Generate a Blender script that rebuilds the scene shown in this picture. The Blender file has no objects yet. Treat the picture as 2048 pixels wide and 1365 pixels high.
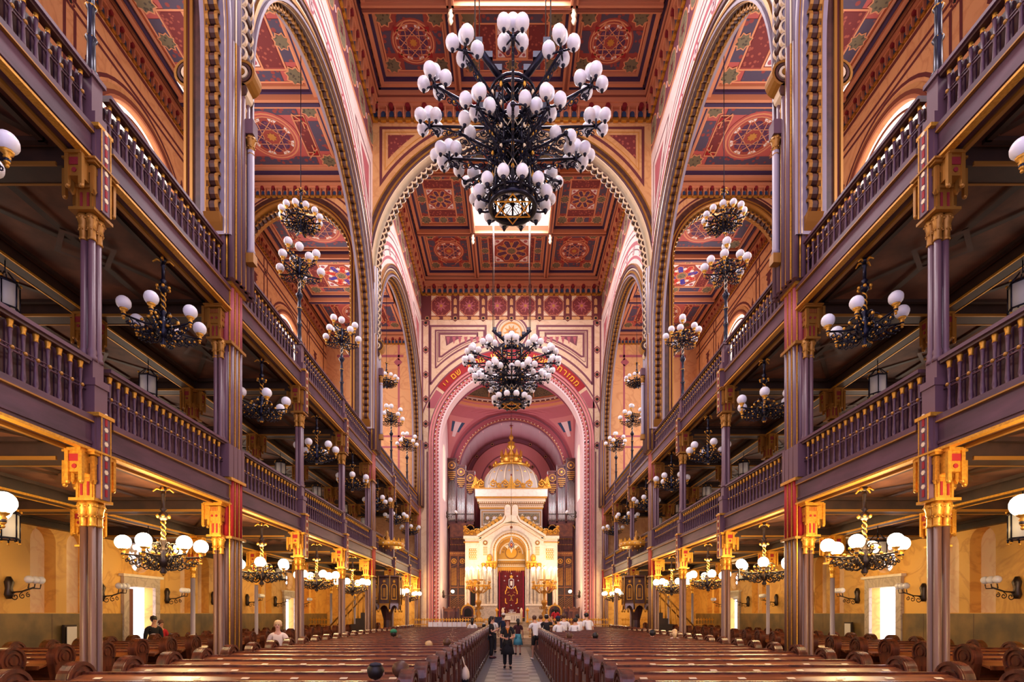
import bpy, math, random
from math import sin, cos, pi, sqrt, radians as R, atan2, acos
from mathutils import Vector
from mathutils.geometry import tessellate_polygon
random.seed(5)
SC = bpy.context.scene
COL = SC.collection

# ------------------------------------------------------------------ camera, world, exposure
CAM_Z = 1.9
cam_d = bpy.data.cameras.new('camera'); cam = bpy.data.objects.new('camera', cam_d); COL.objects.link(cam)
cam.location = (-0.06, 0, CAM_Z); cam.rotation_euler = (pi/2, 0, 0)
cam_d.sensor_width = 36; cam_d.lens = 36*1080/2048
cam_d.shift_x = (1024-1021)/2048; cam_d.shift_y = (1228-682.5)/2048
cam_d.clip_end = 200; SC.camera = cam
SC.view_settings.view_transform = 'Standard'; SC.view_settings.look = 'None'
SC.view_settings.exposure = 0.3; SC.view_settings.gamma = 1.0
w = bpy.data.worlds.new('world'); SC.world = w; w.use_nodes = True
w.node_tree.nodes['Background'].inputs[0].default_value = (0.72, 0.62, 0.95, 1)
w.node_tree.nodes['Background'].inputs[1].default_value = 1.6      # daylight entering from the entrance end behind the camera

def area(name, loc, rot, sx, sy, e, col):
    l = bpy.data.lights.new(name, 'AREA'); l.shape = 'RECTANGLE'; l.size = sx; l.size_y = sy; l.energy = e; l.color = col
    o = bpy.data.objects.new(name, l); o.location = loc; o.rotation_euler = rot; COL.objects.link(o); return o
def point(name, loc, e, col, r=0.2, parent=None):
    l = bpy.data.lights.new(name, 'POINT'); l.energy = e; l.color = col; l.shadow_soft_size = r
    o = bpy.data.objects.new(name, l); o.location = loc; COL.objects.link(o)
    if parent: o.parent = parent
    return o
N = [0, 3.9, 7.65, 11.45, 15.2, 19.0, 22.95, 26.9, 31.0, 35.0]
SKY = [(17.1, 4.3, 4.2), (28.5, 4.3, 4.1)]
DAY = (1.0, 0.9, 0.95)
WARM = (1.0, 0.66, 0.28)
for y, a, b in SKY + [(5.5, 4.3, 4.2)]:
    area('skylight_daylight', (0, y, 23.55), (0, 0, 0), a-.5, b-.5, 900, DAY)
for s in (-1, 1):
    for y in (5.5, 17.1, 28.8):
        area('window_daylight', (s*11.7, y, 15.4), (0, s*pi/2, 0), 3.4, 3.2, 420, DAY)
for s in (-1, 1):
    for y in (5.5, 11, 17.4, 23.2, 29.1): area('gallery_window_daylight', (s*11.85, y, 6.3), (0, s*pi/2, 0), 1.6, 3.0, 26, (1.0, 0.78, 0.6))
area('apse_window_daylight', (0, 44.6, 14.0), (-pi/2, 0, 0), 3.0, 1.6, 120, DAY)
for s in (-1, 1):
    area('chancel_window_daylight', (s*4.45, 38.6, 12.2), (0, s*pi/2, 0), 3.0, 1.2, 160, (0.85, 0.8, 1.0))

# ------------------------------------------------------------------ materials
M = {}
def lin(c):
    return tuple(((x/255)/12.92 if x/255 <= .04045 else ((x/255+.055)/1.055)**2.4) for x in c)
def mat(name, c, rough=.6, metal=0, c2=None, scale=6, kind='noise', amt=1.0, emit=0, bump=0, spec=.5, stretch=None):
    m = bpy.data.materials.new(name); m.use_nodes = True; nt = m.node_tree; b = nt.nodes['Principled BSDF']
    b.inputs['Roughness'].default_value = rough; b.inputs['Metallic'].default_value = metal
    b.inputs['Specular IOR Level'].default_value = spec
    col = lin(c)+(1,)
    b.inputs['Base Color'].default_value = col
    if emit:
        b.inputs['Emission Color'].default_value = col; b.inputs['Emission Strength'].default_value = emit
        m.cycles.emission_sampling = 'NONE'
    if c2 is not None:
        tc = nt.nodes.new('ShaderNodeTexCoord'); mp = nt.nodes.new('ShaderNodeMapping')
        nt.links.new(tc.outputs['Object'], mp.inputs[0])
        if stretch: mp.inputs['Scale'].default_value = stretch
        mx = nt.nodes.new('ShaderNodeMix'); mx.data_type = 'RGBA'
        mx.inputs[6].default_value = col; mx.inputs[7].default_value = lin(c2)+(1,)
        if kind == 'marble':
            t = nt.nodes.new('ShaderNodeTexNoise'); t.inputs['Scale'].default_value = scale; t.inputs['Detail'].default_value = 6
            t.inputs['Distortion'].default_value = 1.6
            rp = nt.nodes.new('ShaderNodeValToRGB'); e = rp.color_ramp.elements
            e[0].position = .44; e[0].color = (0, 0, 0, 1); e[1].position = .5; e[1].color = (1, 1, 1, 1)
            x = rp.color_ramp.elements.new(.56); x.color = (0, 0, 0, 1)
            nt.links.new(mp.outputs[0], t.inputs[0]); nt.links.new(t.outputs[0], rp.inputs[0])
            mm = nt.nodes.new('ShaderNodeMath'); mm.operation = 'MULTIPLY'; mm.inputs[1].default_value = amt
            nt.links.new(rp.outputs[0], mm.inputs[0]); nt.links.new(mm.outputs[0], mx.inputs[0])
        elif kind == 'checker':
            t = nt.nodes.new('ShaderNodeTexChecker'); t.inputs['Scale'].default_value = scale
            nt.links.new(mp.outputs[0], t.inputs[0]); nt.links.new(t.outputs[1], mx.inputs[0])
        elif kind == 'voronoi':
            t = nt.nodes.new('ShaderNodeTexVoronoi'); t.inputs['Scale'].default_value = scale
            rp = nt.nodes.new('ShaderNodeValToRGB'); e = rp.color_ramp.elements
            e[0].position = .28; e[0].color = (1, 1, 1, 1); e[1].position = .36; e[1].color = (0, 0, 0, 1)
            nt.links.new(mp.outputs[0], t.inputs[0]); nt.links.new(t.outputs[0], rp.inputs[0])
            nt.links.new(rp.outputs[0], mx.inputs[0])
        else:
            t = nt.nodes.new('ShaderNodeTexNoise'); t.inputs['Scale'].default_value = scale; t.inputs['Detail'].default_value = 5
            rp = nt.nodes.new('ShaderNodeValToRGB'); e = rp.color_ramp.elements; e[0].position = .35; e[1].position = .65
            nt.links.new(mp.outputs[0], t.inputs[0]); nt.links.new(t.outputs[0], rp.inputs[0])
            mm = nt.nodes.new('ShaderNodeMath'); mm.operation = 'MULTIPLY'; mm.inputs[1].default_value = amt
            nt.links.new(rp.outputs[0], mm.inputs[0]); nt.links.new(mm.outputs[0], mx.inputs[0])
        nt.links.new(mx.outputs[2], b.inputs['Base Color'])
        if bump:
            bp = nt.nodes.new('ShaderNodeBump'); bp.inputs['Strength'].default_value = bump; bp.inputs['Distance'].default_value = .02
            nt.links.new(t.outputs[0], bp.inputs['Height']); nt.links.new(bp.outputs[0], b.inputs['Normal'])
    M[name] = m; return m

mat('wall_orange', (228, 172, 116), .7, c2=(196, 124, 76), kind='marble', scale=.9, amt=.45)
mat('wall_yellow', (232, 178, 86), .55, c2=(190, 122, 48), kind='marble', scale=.8, amt=.5)
mat('dado', (140, 110, 62), .45, c2=(96, 80, 52), scale=1.6)
mat('niche', (250, 222, 186), .6, c2=(212, 146, 92), kind='marble', scale=1.2, amt=.25)
mat('plum', (104, 42, 42), .7)
mat('cream', (226, 196, 160), .6, c2=(198, 150, 112), kind='marble', scale=.9, amt=.4)
mat('cream_warm', (214, 160, 100), .6, c2=(186, 124, 70), kind='marble', scale=.9, amt=.5)
mat('plum_violet', (122, 66, 78), .7)
mat('pink', (196, 118, 118), .7)
mat('rose', (176, 92, 100), .7)
mat('nave_stucco', (236, 214, 206), .6, c2=(216, 184, 176), kind='marble', scale=.9, amt=.4)
mat('pale_rose', (226, 196, 196), .7)
mat('medallion', (136, 124, 96), .7, c2=(96, 84, 66), kind='voronoi', scale=9)
mat('ceil_base', (160, 70, 58), .75)
mat('ceil_deep', (120, 44, 42), .75, c2=(168, 84, 66), kind='voronoi', scale=7)
mat('ceil_pink', (190, 92, 84), .75)
mat('ceil_line', (222, 150, 104), .7)
mat('ceil_blue', (84, 72, 92), .75, c2=(150, 66, 60), kind='voronoi', scale=4.5)
mat('ceil_purple', (86, 46, 78), .75, c2=(120, 70, 96), kind='voronoi', scale=6)
mat('ultramarine', (66, 56, 150), .7, c2=(150, 80, 110), kind='voronoi', scale=6)
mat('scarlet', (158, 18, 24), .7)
mat('red_leaf', (190, 52, 44), .7, c2=(222, 120, 90), kind='voronoi', scale=7)
mat('ochre', (196, 132, 50), .6)
mat('olive', (122, 110, 82), .75, c2=(84, 74, 60), kind='voronoi', scale=8)
mat('chalk', (238, 224, 216), .7)
mat('cornice', (206, 134, 94), .65)
mat('cornice_dark', (128, 66, 46), .7)
mat('navy', (38, 62, 96), .7)
mat('deep_violet', (58, 34, 70), .7)
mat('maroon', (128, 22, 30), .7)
mat('gold', (232, 172, 62), .38, metal=.55, c2=(176, 112, 30), scale=30, amt=.5)
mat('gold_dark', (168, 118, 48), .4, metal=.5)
mat('gilt_white', (236, 214, 176), .45, metal=.1)
mat('mauve_wood', (98, 62, 78), .4, c2=(66, 40, 54), scale=5, stretch=(1, .2, 1))
mat('brown_wood', (84, 48, 38), .45, c2=(60, 32, 26), scale=5)
mat('beam', (58, 36, 26), .5, c2=(42, 26, 20), scale=4)
mat('coffer', (122, 78, 56), .6, c2=(78, 46, 34), scale=2)
mat('iron_shaft', (104, 74, 84), .4)
mat('shaft_brown', (112, 78, 58), .4)
mat('shaft_grey', (150, 138, 150), .45)
mat('iron', (26, 26, 44), .32, metal=.5)
mat('iron_brown', (66, 54, 46), .35, metal=.5)
mat('brass_glow', (240, 170, 50), .4, metal=.3)
mat('globe', (240, 240, 246), .35)
mat('globe_lit', (255, 244, 214), .3, emit=9)
mat('candle_lit', (255, 236, 190), .3, emit=14)
mat('lantern_glass', (226, 226, 220), .5)
mat('pew', (158, 90, 46), .28, c2=(104, 54, 28), scale=3, stretch=(.3, 3, 3), spec=.6)
mat('pew_dark', (112, 56, 32), .26, c2=(66, 32, 20), scale=3, stretch=(3, 3, .5), spec=.6)
mat('plate', (240, 214, 170), .35)
mat('marble_white', (240, 228, 208), .5, c2=(206, 186, 160), kind='marble', scale=1.4, amt=.35)
mat('marble_grey', (196, 180, 162), .5, c2=(150, 132, 116), kind='marble', scale=1.6, amt=.6)
mat('dome_grey', (172, 160, 144), .4)
mat('curtain', (110, 10, 24), .85, c2=(84, 6, 18), scale=5)
mat('curtain_edge', (176, 24, 62), .85)
mat('silver', (206, 200, 190), .35, metal=.4)
mat('pipe', (200, 194, 190), .28, metal=.75)
mat('organ_wood', (96, 44, 30), .45, c2=(66, 28, 22), scale=4)
mat('oak', (158, 98, 44), .5, c2=(120, 68, 30), scale=4)
mat('dark_gap', (18, 12, 12), .8)  # near-black: painted shade in gaps and openings, also eyes and ornament centres
mat('floor_tile', (138, 134, 136), .35, c2=(98, 92, 96), kind='checker', scale=2.0)
mat('floor_border', (70, 72, 84), .4)
mat('stone_step', (190, 168, 138), .5, c2=(160, 138, 110), scale=3)
mat('sky_pane', (255, 246, 250), .5, emit=5)
mat('window_pane', (255, 232, 208), .5, emit=1.7)
mat('door_light', (246, 240, 255), .5, emit=3.0)
mat('door_wood', (120, 70, 60), .5)
mat('paper', (236, 230, 224), .7)
mat('cloth_white', (226, 222, 232), .8)
mat('skin', (214, 158, 128), .55)
mat('black_cloth', (26, 24, 30), .85)
mat('charcoal', (48, 46, 54), .85)
mat('white_cloth', (232, 228, 228), .8)
mat('cream_cloth', (230, 208, 186), .8)
mat('orange_cloth', (206, 120, 40), .8)
mat('aqua_cloth', (92, 172, 186), .8)
mat('plum_cloth', (70, 26, 36), .85)
mat('navy_cloth', (26, 34, 66), .85)
mat('red_cloth', (190, 30, 44), .85)
mat('hair_dark', (30, 20, 18), .5)
mat('hair_brown', (88, 54, 34), .5)
mat('hair_blond', (212, 174, 118), .5)
mat('hair_red', (150, 70, 34), .5)
mat('green_cap', (40, 120, 84), .8)
mat('straw', (224, 204, 164), .8)

# ------------------------------------------------------------------ mesh builder
class MB:
    def __init__(s): s.v = []; s.f = []; s.m = []; s.sm = []; s.slots = []
    def slot(s, m):
        if m not in s.slots: s.slots.append(m)
        return s.slots.index(m)
    def pts(s, P):
        i = len(s.v); s.v += [tuple(p) for p in P]; return i
    def face(s, idx, m, smooth=False):
        s.f.append(tuple(idx)); s.m.append(s.slot(m)); s.sm.append(smooth)
    def poly(s, P, m):
        i = s.pts(P); s.face(range(i, i+len(P)), m)
    def box(s, x0, x1, y0, y1, z0, z1, m):
        i = s.pts([(x, y, z) for z in (z0, z1) for y in (y0, y1) for x in (x0, x1)])
        for q in ((0, 2, 3, 1), (4, 5, 7, 6), (0, 1, 5, 4), (2, 6, 7, 3), (0, 4, 6, 2), (1, 3, 7, 5)):
            s.face([i+k for k in q], m)
    def cbox(s, c, d, m): s.box(c[0]-d[0]/2, c[0]+d[0]/2, c[1]-d[1]/2, c[1]+d[1]/2, c[2]-d[2]/2, c[2]+d[2]/2, m)
    def lathe(s, prof, m, c=(0, 0, 0), seg=12, smooth=True, mats=None, sx=1, sy=1, rot=0):
        i = s.pts([(c[0]+sx*r*cos(2*pi*k/seg+rot), c[1]+sy*r*sin(2*pi*k/seg+rot), c[2]+z) for r, z in prof for k in range(seg)])
        for j in range(len(prof)-1):
            mm = mats[j] if mats else m
            for k in range(seg):
                k2 = (k+1) % seg
                s.face((i+j*seg+k, i+j*seg+k2, i+(j+1)*seg+k2, i+(j+1)*seg+k), mm, smooth)
        if prof[0][0] > 1e-4: s.face([i+k for k in range(seg)][::-1], mats[0] if mats else m)
        if prof[-1][0] > 1e-4: s.face([i+(len(prof)-1)*seg+k for k in range(seg)], mats[-1] if mats else m)
    def cyl(s, c, r, h, m, seg=10): s.lathe([(r, 0), (r, h)], m, c, seg)
    def ball(s, c, r, m, seg=10, rings=7, sz=1):
        s.lathe([(max(r*sin(pi*j/rings), 1e-5), -r*cos(pi*j/rings)*sz) for j in range(rings+1)], m, c, seg)
    def tube(s, P, r, m, seg=6, closed=False):
        P = [Vector(p) for p in P]; n = len(P); rings = []
        rr = r if isinstance(r, (list, tuple)) else [r]*n
        ref = Vector((0, 0, 1))
        for k in range(n):
            if closed: d = P[(k+1) % n]-P[k-1]
            else: d = P[min(k+1, n-1)]-P[max(k-1, 0)]
            if d.length < 1e-9: d = Vector((0, 0, 1))
            d.normalize()
            a = d.cross(ref)
            if a.length < .15: a = d.cross(Vector((1, 0, 0)))
            a.normalize(); b = d.cross(a)
            rings.append(s.pts([P[k]+(a*cos(2*pi*j/seg)+b*sin(2*pi*j/seg))*rr[k] for j in range(seg)]))
        for k in range(n if closed else n-1):
            i0, i1 = rings[k], rings[(k+1) % n]
            for j in range(seg):
                j2 = (j+1) % seg; s.face((i0+j, i0+j2, i1+j2, i1+j), m, True)
        if not closed:
            s.face([rings[0]+j for j in range(seg)][::-1], m); s.face([rings[-1]+j for j in range(seg)], m)
    def prism(s, F, poly, n0, n1, m, side=None):
        k = len(poly); a = s.pts([F(u, v, n0) for u, v in poly]); b = s.pts([F(u, v, n1) for u, v in poly])
        if k > 4:
            T = tessellate_polygon([[Vector((u, v, 0)) for u, v in poly]])
            for t in T: s.face([b+q for q in t], m); s.face([a+q for q in t][::-1], m)
        else:
            s.face(range(b, b+k), m); s.face(list(range(a, a+k))[::-1], m)
        for q in range(k): s.face((a+q, a+(q+1) % k, b+(q+1) % k, b+q), side or m)
    def plate(s, F, loops, n0, n1, m, side=None, back=True):
        T = tessellate_polygon([[Vector((u, v, 0)) for u, v in L] for L in loops]); flat = [p for L in loops for p in L]
        a = s.pts([F(u, v, n1) for u, v in flat])
        for t in T: s.face([a+q for q in t], m)
        b = s.pts([F(u, v, n0) for u, v in flat])
        if back:
            for t in T: s.face([b+q for q in t][::-1], m)
        o = 0
        for L in loops:
            k = len(L)
            for q in range(k): s.face((a+o+q, a+o+(q+1) % k, b+o+(q+1) % k, b+o+q), side or m)
            o += k
    def strip(s, F, P, wd, n, m, closed=False, t=0.0):
        """flat ribbon along 2-D points with mitred corners"""
        k = len(P); L = []; Rr = []
        for i in range(k):
            p = Vector(P[i]); a = Vector(P[i-1]) if (i > 0 or closed) else None; b = Vector(P[(i+1) % k]) if (i < k-1 or closed) else None
            if a is None: d = (b-p).normalized(); nn = Vector((-d.y, d.x)); sc = 1
            elif b is None: d = (p-a).normalized(); nn = Vector((-d.y, d.x)); sc = 1
            else:
                d1 = (p-a).normalized(); d2 = (b-p).normalized(); n1 = Vector((-d1.y, d1.x)); n2 = Vector((-d2.y, d2.x))
                nn = n1+n2
                if nn.length < 1e-6: nn = n1.copy()
                nn.normalize(); sc = 1/max(nn.dot(n1), .35)
            L.append(p+nn*wd/2*sc); Rr.append(p-nn*wd/2*sc)
        i0 = s.pts([F(q.x, q.y, n) for q in L]); i1 = s.pts([F(q.x, q.y, n) for q in Rr])
        for i in range(k if closed else k-1):
            j = (i+1) % k; s.face((i0+i, i0+j, i1+j, i1+i), m)
    def flat(s, F, P, n, m):
        i = s.pts([F(u, v, n) for u, v in P])
        if len(P) > 4:
            for t in tessellate_polygon([[Vector((u, v, 0)) for u, v in P]]): s.face([i+q for q in t], m)
        else: s.face(range(i, i+len(P)), m)
    def build(s, name, parent=None, loc=None, rot=None):
        me = bpy.data.meshes.new(name); me.from_pydata(s.v, [], s.f)
        for m in s.slots: me.materials.append(M[m])
        me.polygons.foreach_set('material_index', s.m); me.polygons.foreach_set('use_smooth', s.sm); me.update()
        o = bpy.data.objects.new(name, me); COL.objects.link(o)
        if parent: o.parent = parent
        if loc: o.location = loc
        if rot: o.rotation_euler = rot
        return o

def struct(o, parent=None): o['kind'] = 'structure'; return o
def tag(o, label, cat, group=None):
    o['label'] = label; o['category'] = cat; o['kind'] = 'thing'
    if group: o['group'] = group
    return o
def empty(name, loc=(0, 0, 0), rz=0):
    o = bpy.data.objects.new(name, None); o.location = loc; o.rotation_euler = (0, 0, rz); o.empty_display_size = .1; COL.objects.link(o); return o
def dup(o, parent=None, loc=None, rz=None):
    c = o.copy(); COL.objects.link(c)
    if parent is not None: c.parent = parent
    if loc is not None: c.location = loc
    if rz is not None: c.rotation_euler = (0, 0, rz)
    for ch in [x for x in CH.get(o.name, [])]: 
        cc = dup(ch, c)
    return c
CH = {}
def child_map():
    CH.clear()
    for o in bpy.data.objects:
        if o.parent: CH.setdefault(o.parent.name, []).append(o)
def put(o, loc, parent, rz=0, name=None, sc=None):
    c = o.copy(); COL.objects.link(c); c.parent = parent; c.location = loc; c.rotation_euler = (0, 0, rz)
    if sc: c.scale = sc
    if name: c.name = name
    return c
ORD = ['first', 'second', 'third', 'fourth', 'fifth', 'sixth', 'seventh', 'eighth', 'ninth', 'tenth', 'eleventh', 'twelfth', 'thirteenth',
       'fourteenth', 'fifteenth', 'sixteenth', 'seventeenth', 'eighteenth', 'nineteenth', 'twentieth', 'twenty-first', 'twenty-second',
       'twenty-third', 'twenty-fourth', 'twenty-fifth', 'twenty-sixth', 'twenty-seventh', 'twenty-eighth', 'twenty-ninth', 'thirtieth']
SIDE = {-1: 'left', 1: 'right'}
def arc(cu, cv, r, a0, a1, k): return [(cu+r*cos(a0+(a1-a0)*i/k), cv+r*sin(a0+(a1-a0)*i/k)) for i in range(k+1)]
def circ(cu, cv, r, k=24): return arc(cu, cv, r, 0, 2*pi, k)[:-1]
def star(cu, cv, r, r2, k=8, rot=0):
    return [(cu+(r if i % 2 == 0 else r2)*cos(rot+pi*i/k), cv+(r if i % 2 == 0 else r2)*sin(rot+pi*i/k)) for i in range(2*k)]
def rect(u0, u1, v0, v1): return [(u0, v0), (u1, v0), (u1, v1), (u0, v1)]

# frames: u, v in the surface, n out of it
def F_side(s, X):      # wall in the y-z plane at x = s*X, n points to the nave
    return lambda u, v, n: (s*(X-n), u, v)
def F_front(Y):        # wall in the x-z plane facing the camera
    return lambda u, v, n: (u, Y-n, v)
def F_ceil(Z):
    return lambda u, v, n: (u, v, Z-n)

def leaf(mb, F, u, v, sz, up, n, m, rot=0):
    """spiky stencilled foliage spray"""
    P = []; K = 7
    for i in range(K+1):
        t = i/K; wd = (1-t)**.8*(.42 if i % 2 == 0 else .22)
        P.append((wd, t))
    Q = [(-a, b) for a, b in P[::-1][1:]]
    pts = []
    for a, b in P+Q:
        a *= sz; b *= sz*1.2*up
        pts.append((u+a*cos(rot)-b*sin(rot), v+a*sin(rot)+b*cos(rot)))
    mb.flat(F, pts, n, m)
def dot_star(mb, F, u, v, r, n, m1='plum', m2='cornice', m3='dark_gap'):
    mb.flat(F, star(u, v, r*1.55, r*1.15, 4), n, m1)
    mb.flat(F, star(u, v, r, r*.78, 8), n+.004, m2)
    mb.flat(F, star(u, v, r*.8, r*.5, 8), n+.008, m3)

# ------------------------------------------------------------------ arch parts
def arch_path(cu, cv, r, stilt, seg, open_=True):
    """points with inward normals: up the left stilt, over, down the right stilt"""
    P = []
    if stilt is not None and stilt < cv: P.append((cu-r, stilt, 1, 0))
    for i in range(seg+1):
        a = pi-pi*i/seg; P.append((cu+r*cos(a), cv+r*sin(a), -cos(a), -sin(a)))
    if stilt is not None and stilt < cv: P.append((cu+r, stilt, -1, 0))
    return P
def arch_band(mb, F, cu, cv, r0, r1, n0, n1, m, stilt=None, seg=36, lim=None):
    """rectangular moulding between radii r0 < r1, from n0 to n1"""
    A = arch_path(cu, cv, r0, stilt, seg); B = arch_path(cu, cv, r1, stilt, seg)
    if lim:
        A = [(max(lim[0], min(lim[1], p[0])),)+p[1:] for p in A]; B = [(max(lim[0], min(lim[1], p[0])),)+p[1:] for p in B]
    ia = mb.pts([F(p[0], p[1], n1) for p in A]); ib = mb.pts([F(p[0], p[1], n1) for p in B])
    ja = mb.pts([F(p[0], p[1], n0) for p in A]); jb = mb.pts([F(p[0], p[1], n0) for p in B])
    for k in range(len(A)-1):
        mb.face((ia+k, ia+k+1, ib+k+1, ib+k), m); mb.face((ja+k, ja+k+1, ia+k+1, ia+k), m); mb.face((ib+k, ib+k+1, jb+k+1, jb+k), m)
        mb.face((ja+k, jb+k, jb+k+1, ja+k+1), m)
def lobes(mb, F, cu, cv, r, stilt, n0, n1, pitch=.26, dark='brown_wood', rim='gilt_white', lr=.13, L=None, Rr=None):
    """row of scalloped cusps hanging from the inside of an arch"""
    P = []; nl = L if L is not None else stilt; nr = Rr if Rr is not None else stilt
    k = int((cv-nl)/pitch)
    for i in range(k): P.append((cu-r, cv-pitch*(i+.5), 1, 0))
    K = int(pi*r/pitch)
    for i in range(K):
        a = pi-pi*(i+.5)/K; P.append((cu+r*cos(a), cv+r*sin(a), -cos(a), -sin(a)))
    k = int((cv-nr)/pitch)
    for i in range(k): P.append((cu+r, cv-pitch*(i+.5), -1, 0))
    for u, v, a, b in P:
        ang = atan2(b, a); q = [(u+lr*cos(ang+t), v+lr*sin(ang+t)) for t in [-pi/2+pi*j/6 for j in range(7)]]
        mb.prism(F, q, n0+.03, n1-.03, dark)
        o = [(u+lr*1.12*cos(ang+t), v+lr*1.12*sin(ang+t)) for t in [-pi/2+pi*j/6 for j in range(7)]]
        i_ = [(u+lr*.84*cos(ang+t), v+lr*.84*sin(ang+t)) for t in [pi/2-pi*j/6 for j in range(7)]]
        mb.flat(F, o+i_, n1, rim); mb.flat(F, o+i_, n0, rim)
        k0 = mb.pts([F(p[0], p[1], n1) for p in o]); k1 = mb.pts([F(p[0], p[1], n1-.06) for p in o])
        for j in range(6): mb.face((k0+j, k0+j+1, k1+j+1, k1+j), rim)
        k0 = mb.pts([F(p[0], p[1], n0) for p in o]); k1 = mb.pts([F(p[0], p[1], n0+.06) for p in o])
        for j in range(6): mb.face((k0+j, k0+j+1, k1+j+1, k1+j), rim)
def volute(mb, F, u, v, sg, n0, n1, sz=.40):
    """curled bracket that ends a scalloped edge; sg = direction towards the opening"""
    for k, (r, w_) in enumerate(((.34, .05), (.25, .05), (.16, .05))):
        A = arc(u+sg*.10*sz, v-.18, r*sz*2.0, pi/2 if sg > 0 else pi/2, (-pi/2 if sg > 0 else 3*pi/2), 10)
        O = A; I = arc(u+sg*.10*sz, v-.18, r*sz*2.0-w_, (-pi/2 if sg > 0 else 3*pi/2), pi/2, 10)
        mb.prism(F, O+I, n0-.01*k, n1+.01*k, ('gold_dark', 'brown_wood', 'gilt_white')[k])
    mb.prism(F, circ(u+sg*.12*sz, v-.18, .16*sz, 10), n0-.03, n1+.03, 'gold_dark')
    # stepped scallops back to the pier
    for j in range(3):
        q = circ(u-sg*(.0+.1*j), v-.52-.27*j, .15, 10)
        mb.prism(F, q, n0, n1, 'brown_wood'); mb.prism(F, circ(u-sg*(.0+.1*j), v-.52-.27*j, .155, 10)[:], n0+.04, n1-.04, 'gilt_white')
    mb.prism(F, [(u-sg*.05, v+.05), (u-sg*.05-sg*.25, v+.05), (u-sg*.3-sg*.08, v-1.35), (u-sg*.25, v-1.35)], n0-.005, n1+.005, 'iron_shaft')
# ================================================================== THE SETTING
XN, XO = 5.85, 12.0          # nave wall face, outer wall face
YB, YW = -5.0, 35.0          # entrance end, sanctuary wall
H_NAVE, H_AISLE = 23.8, 20.15

# ---- floor
mb = MB()
mb.box(-XO, XO, YB, YW+.3, -.3, 0, 'brown_wood')
struct(mb.build('floor'))
mb = MB()
mb.box(-.78, .78, 2, 30.4, .0, .02, 'floor_tile')
for s in (-1, 1):
    mb.box(s*.9-.12, s*.9+.12, 2, 30.4, .0, .024, 'floor_border')
    mb.box(s*6.2-.65, s*6.2+.65, 2, 30.4, 0, .02, 'floor_tile')
struct(mb.build('floor'))
mb = MB()
for k in range(3): mb.box(-11.9, 11.9, 30.6+.3*k, YW-.05, .16*k, .16*(k+1), 'stone_step')
for k in range(5): mb.box(-4.4, 4.4, 35.2+.3*k, 46, .48+.17*k, .48+.17*(k+1), 'stone_step')
mb.box(-4.55, 4.55, 34.9, 46, 0, .48, 'stone_step')
struct(mb.build('floor'))

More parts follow.
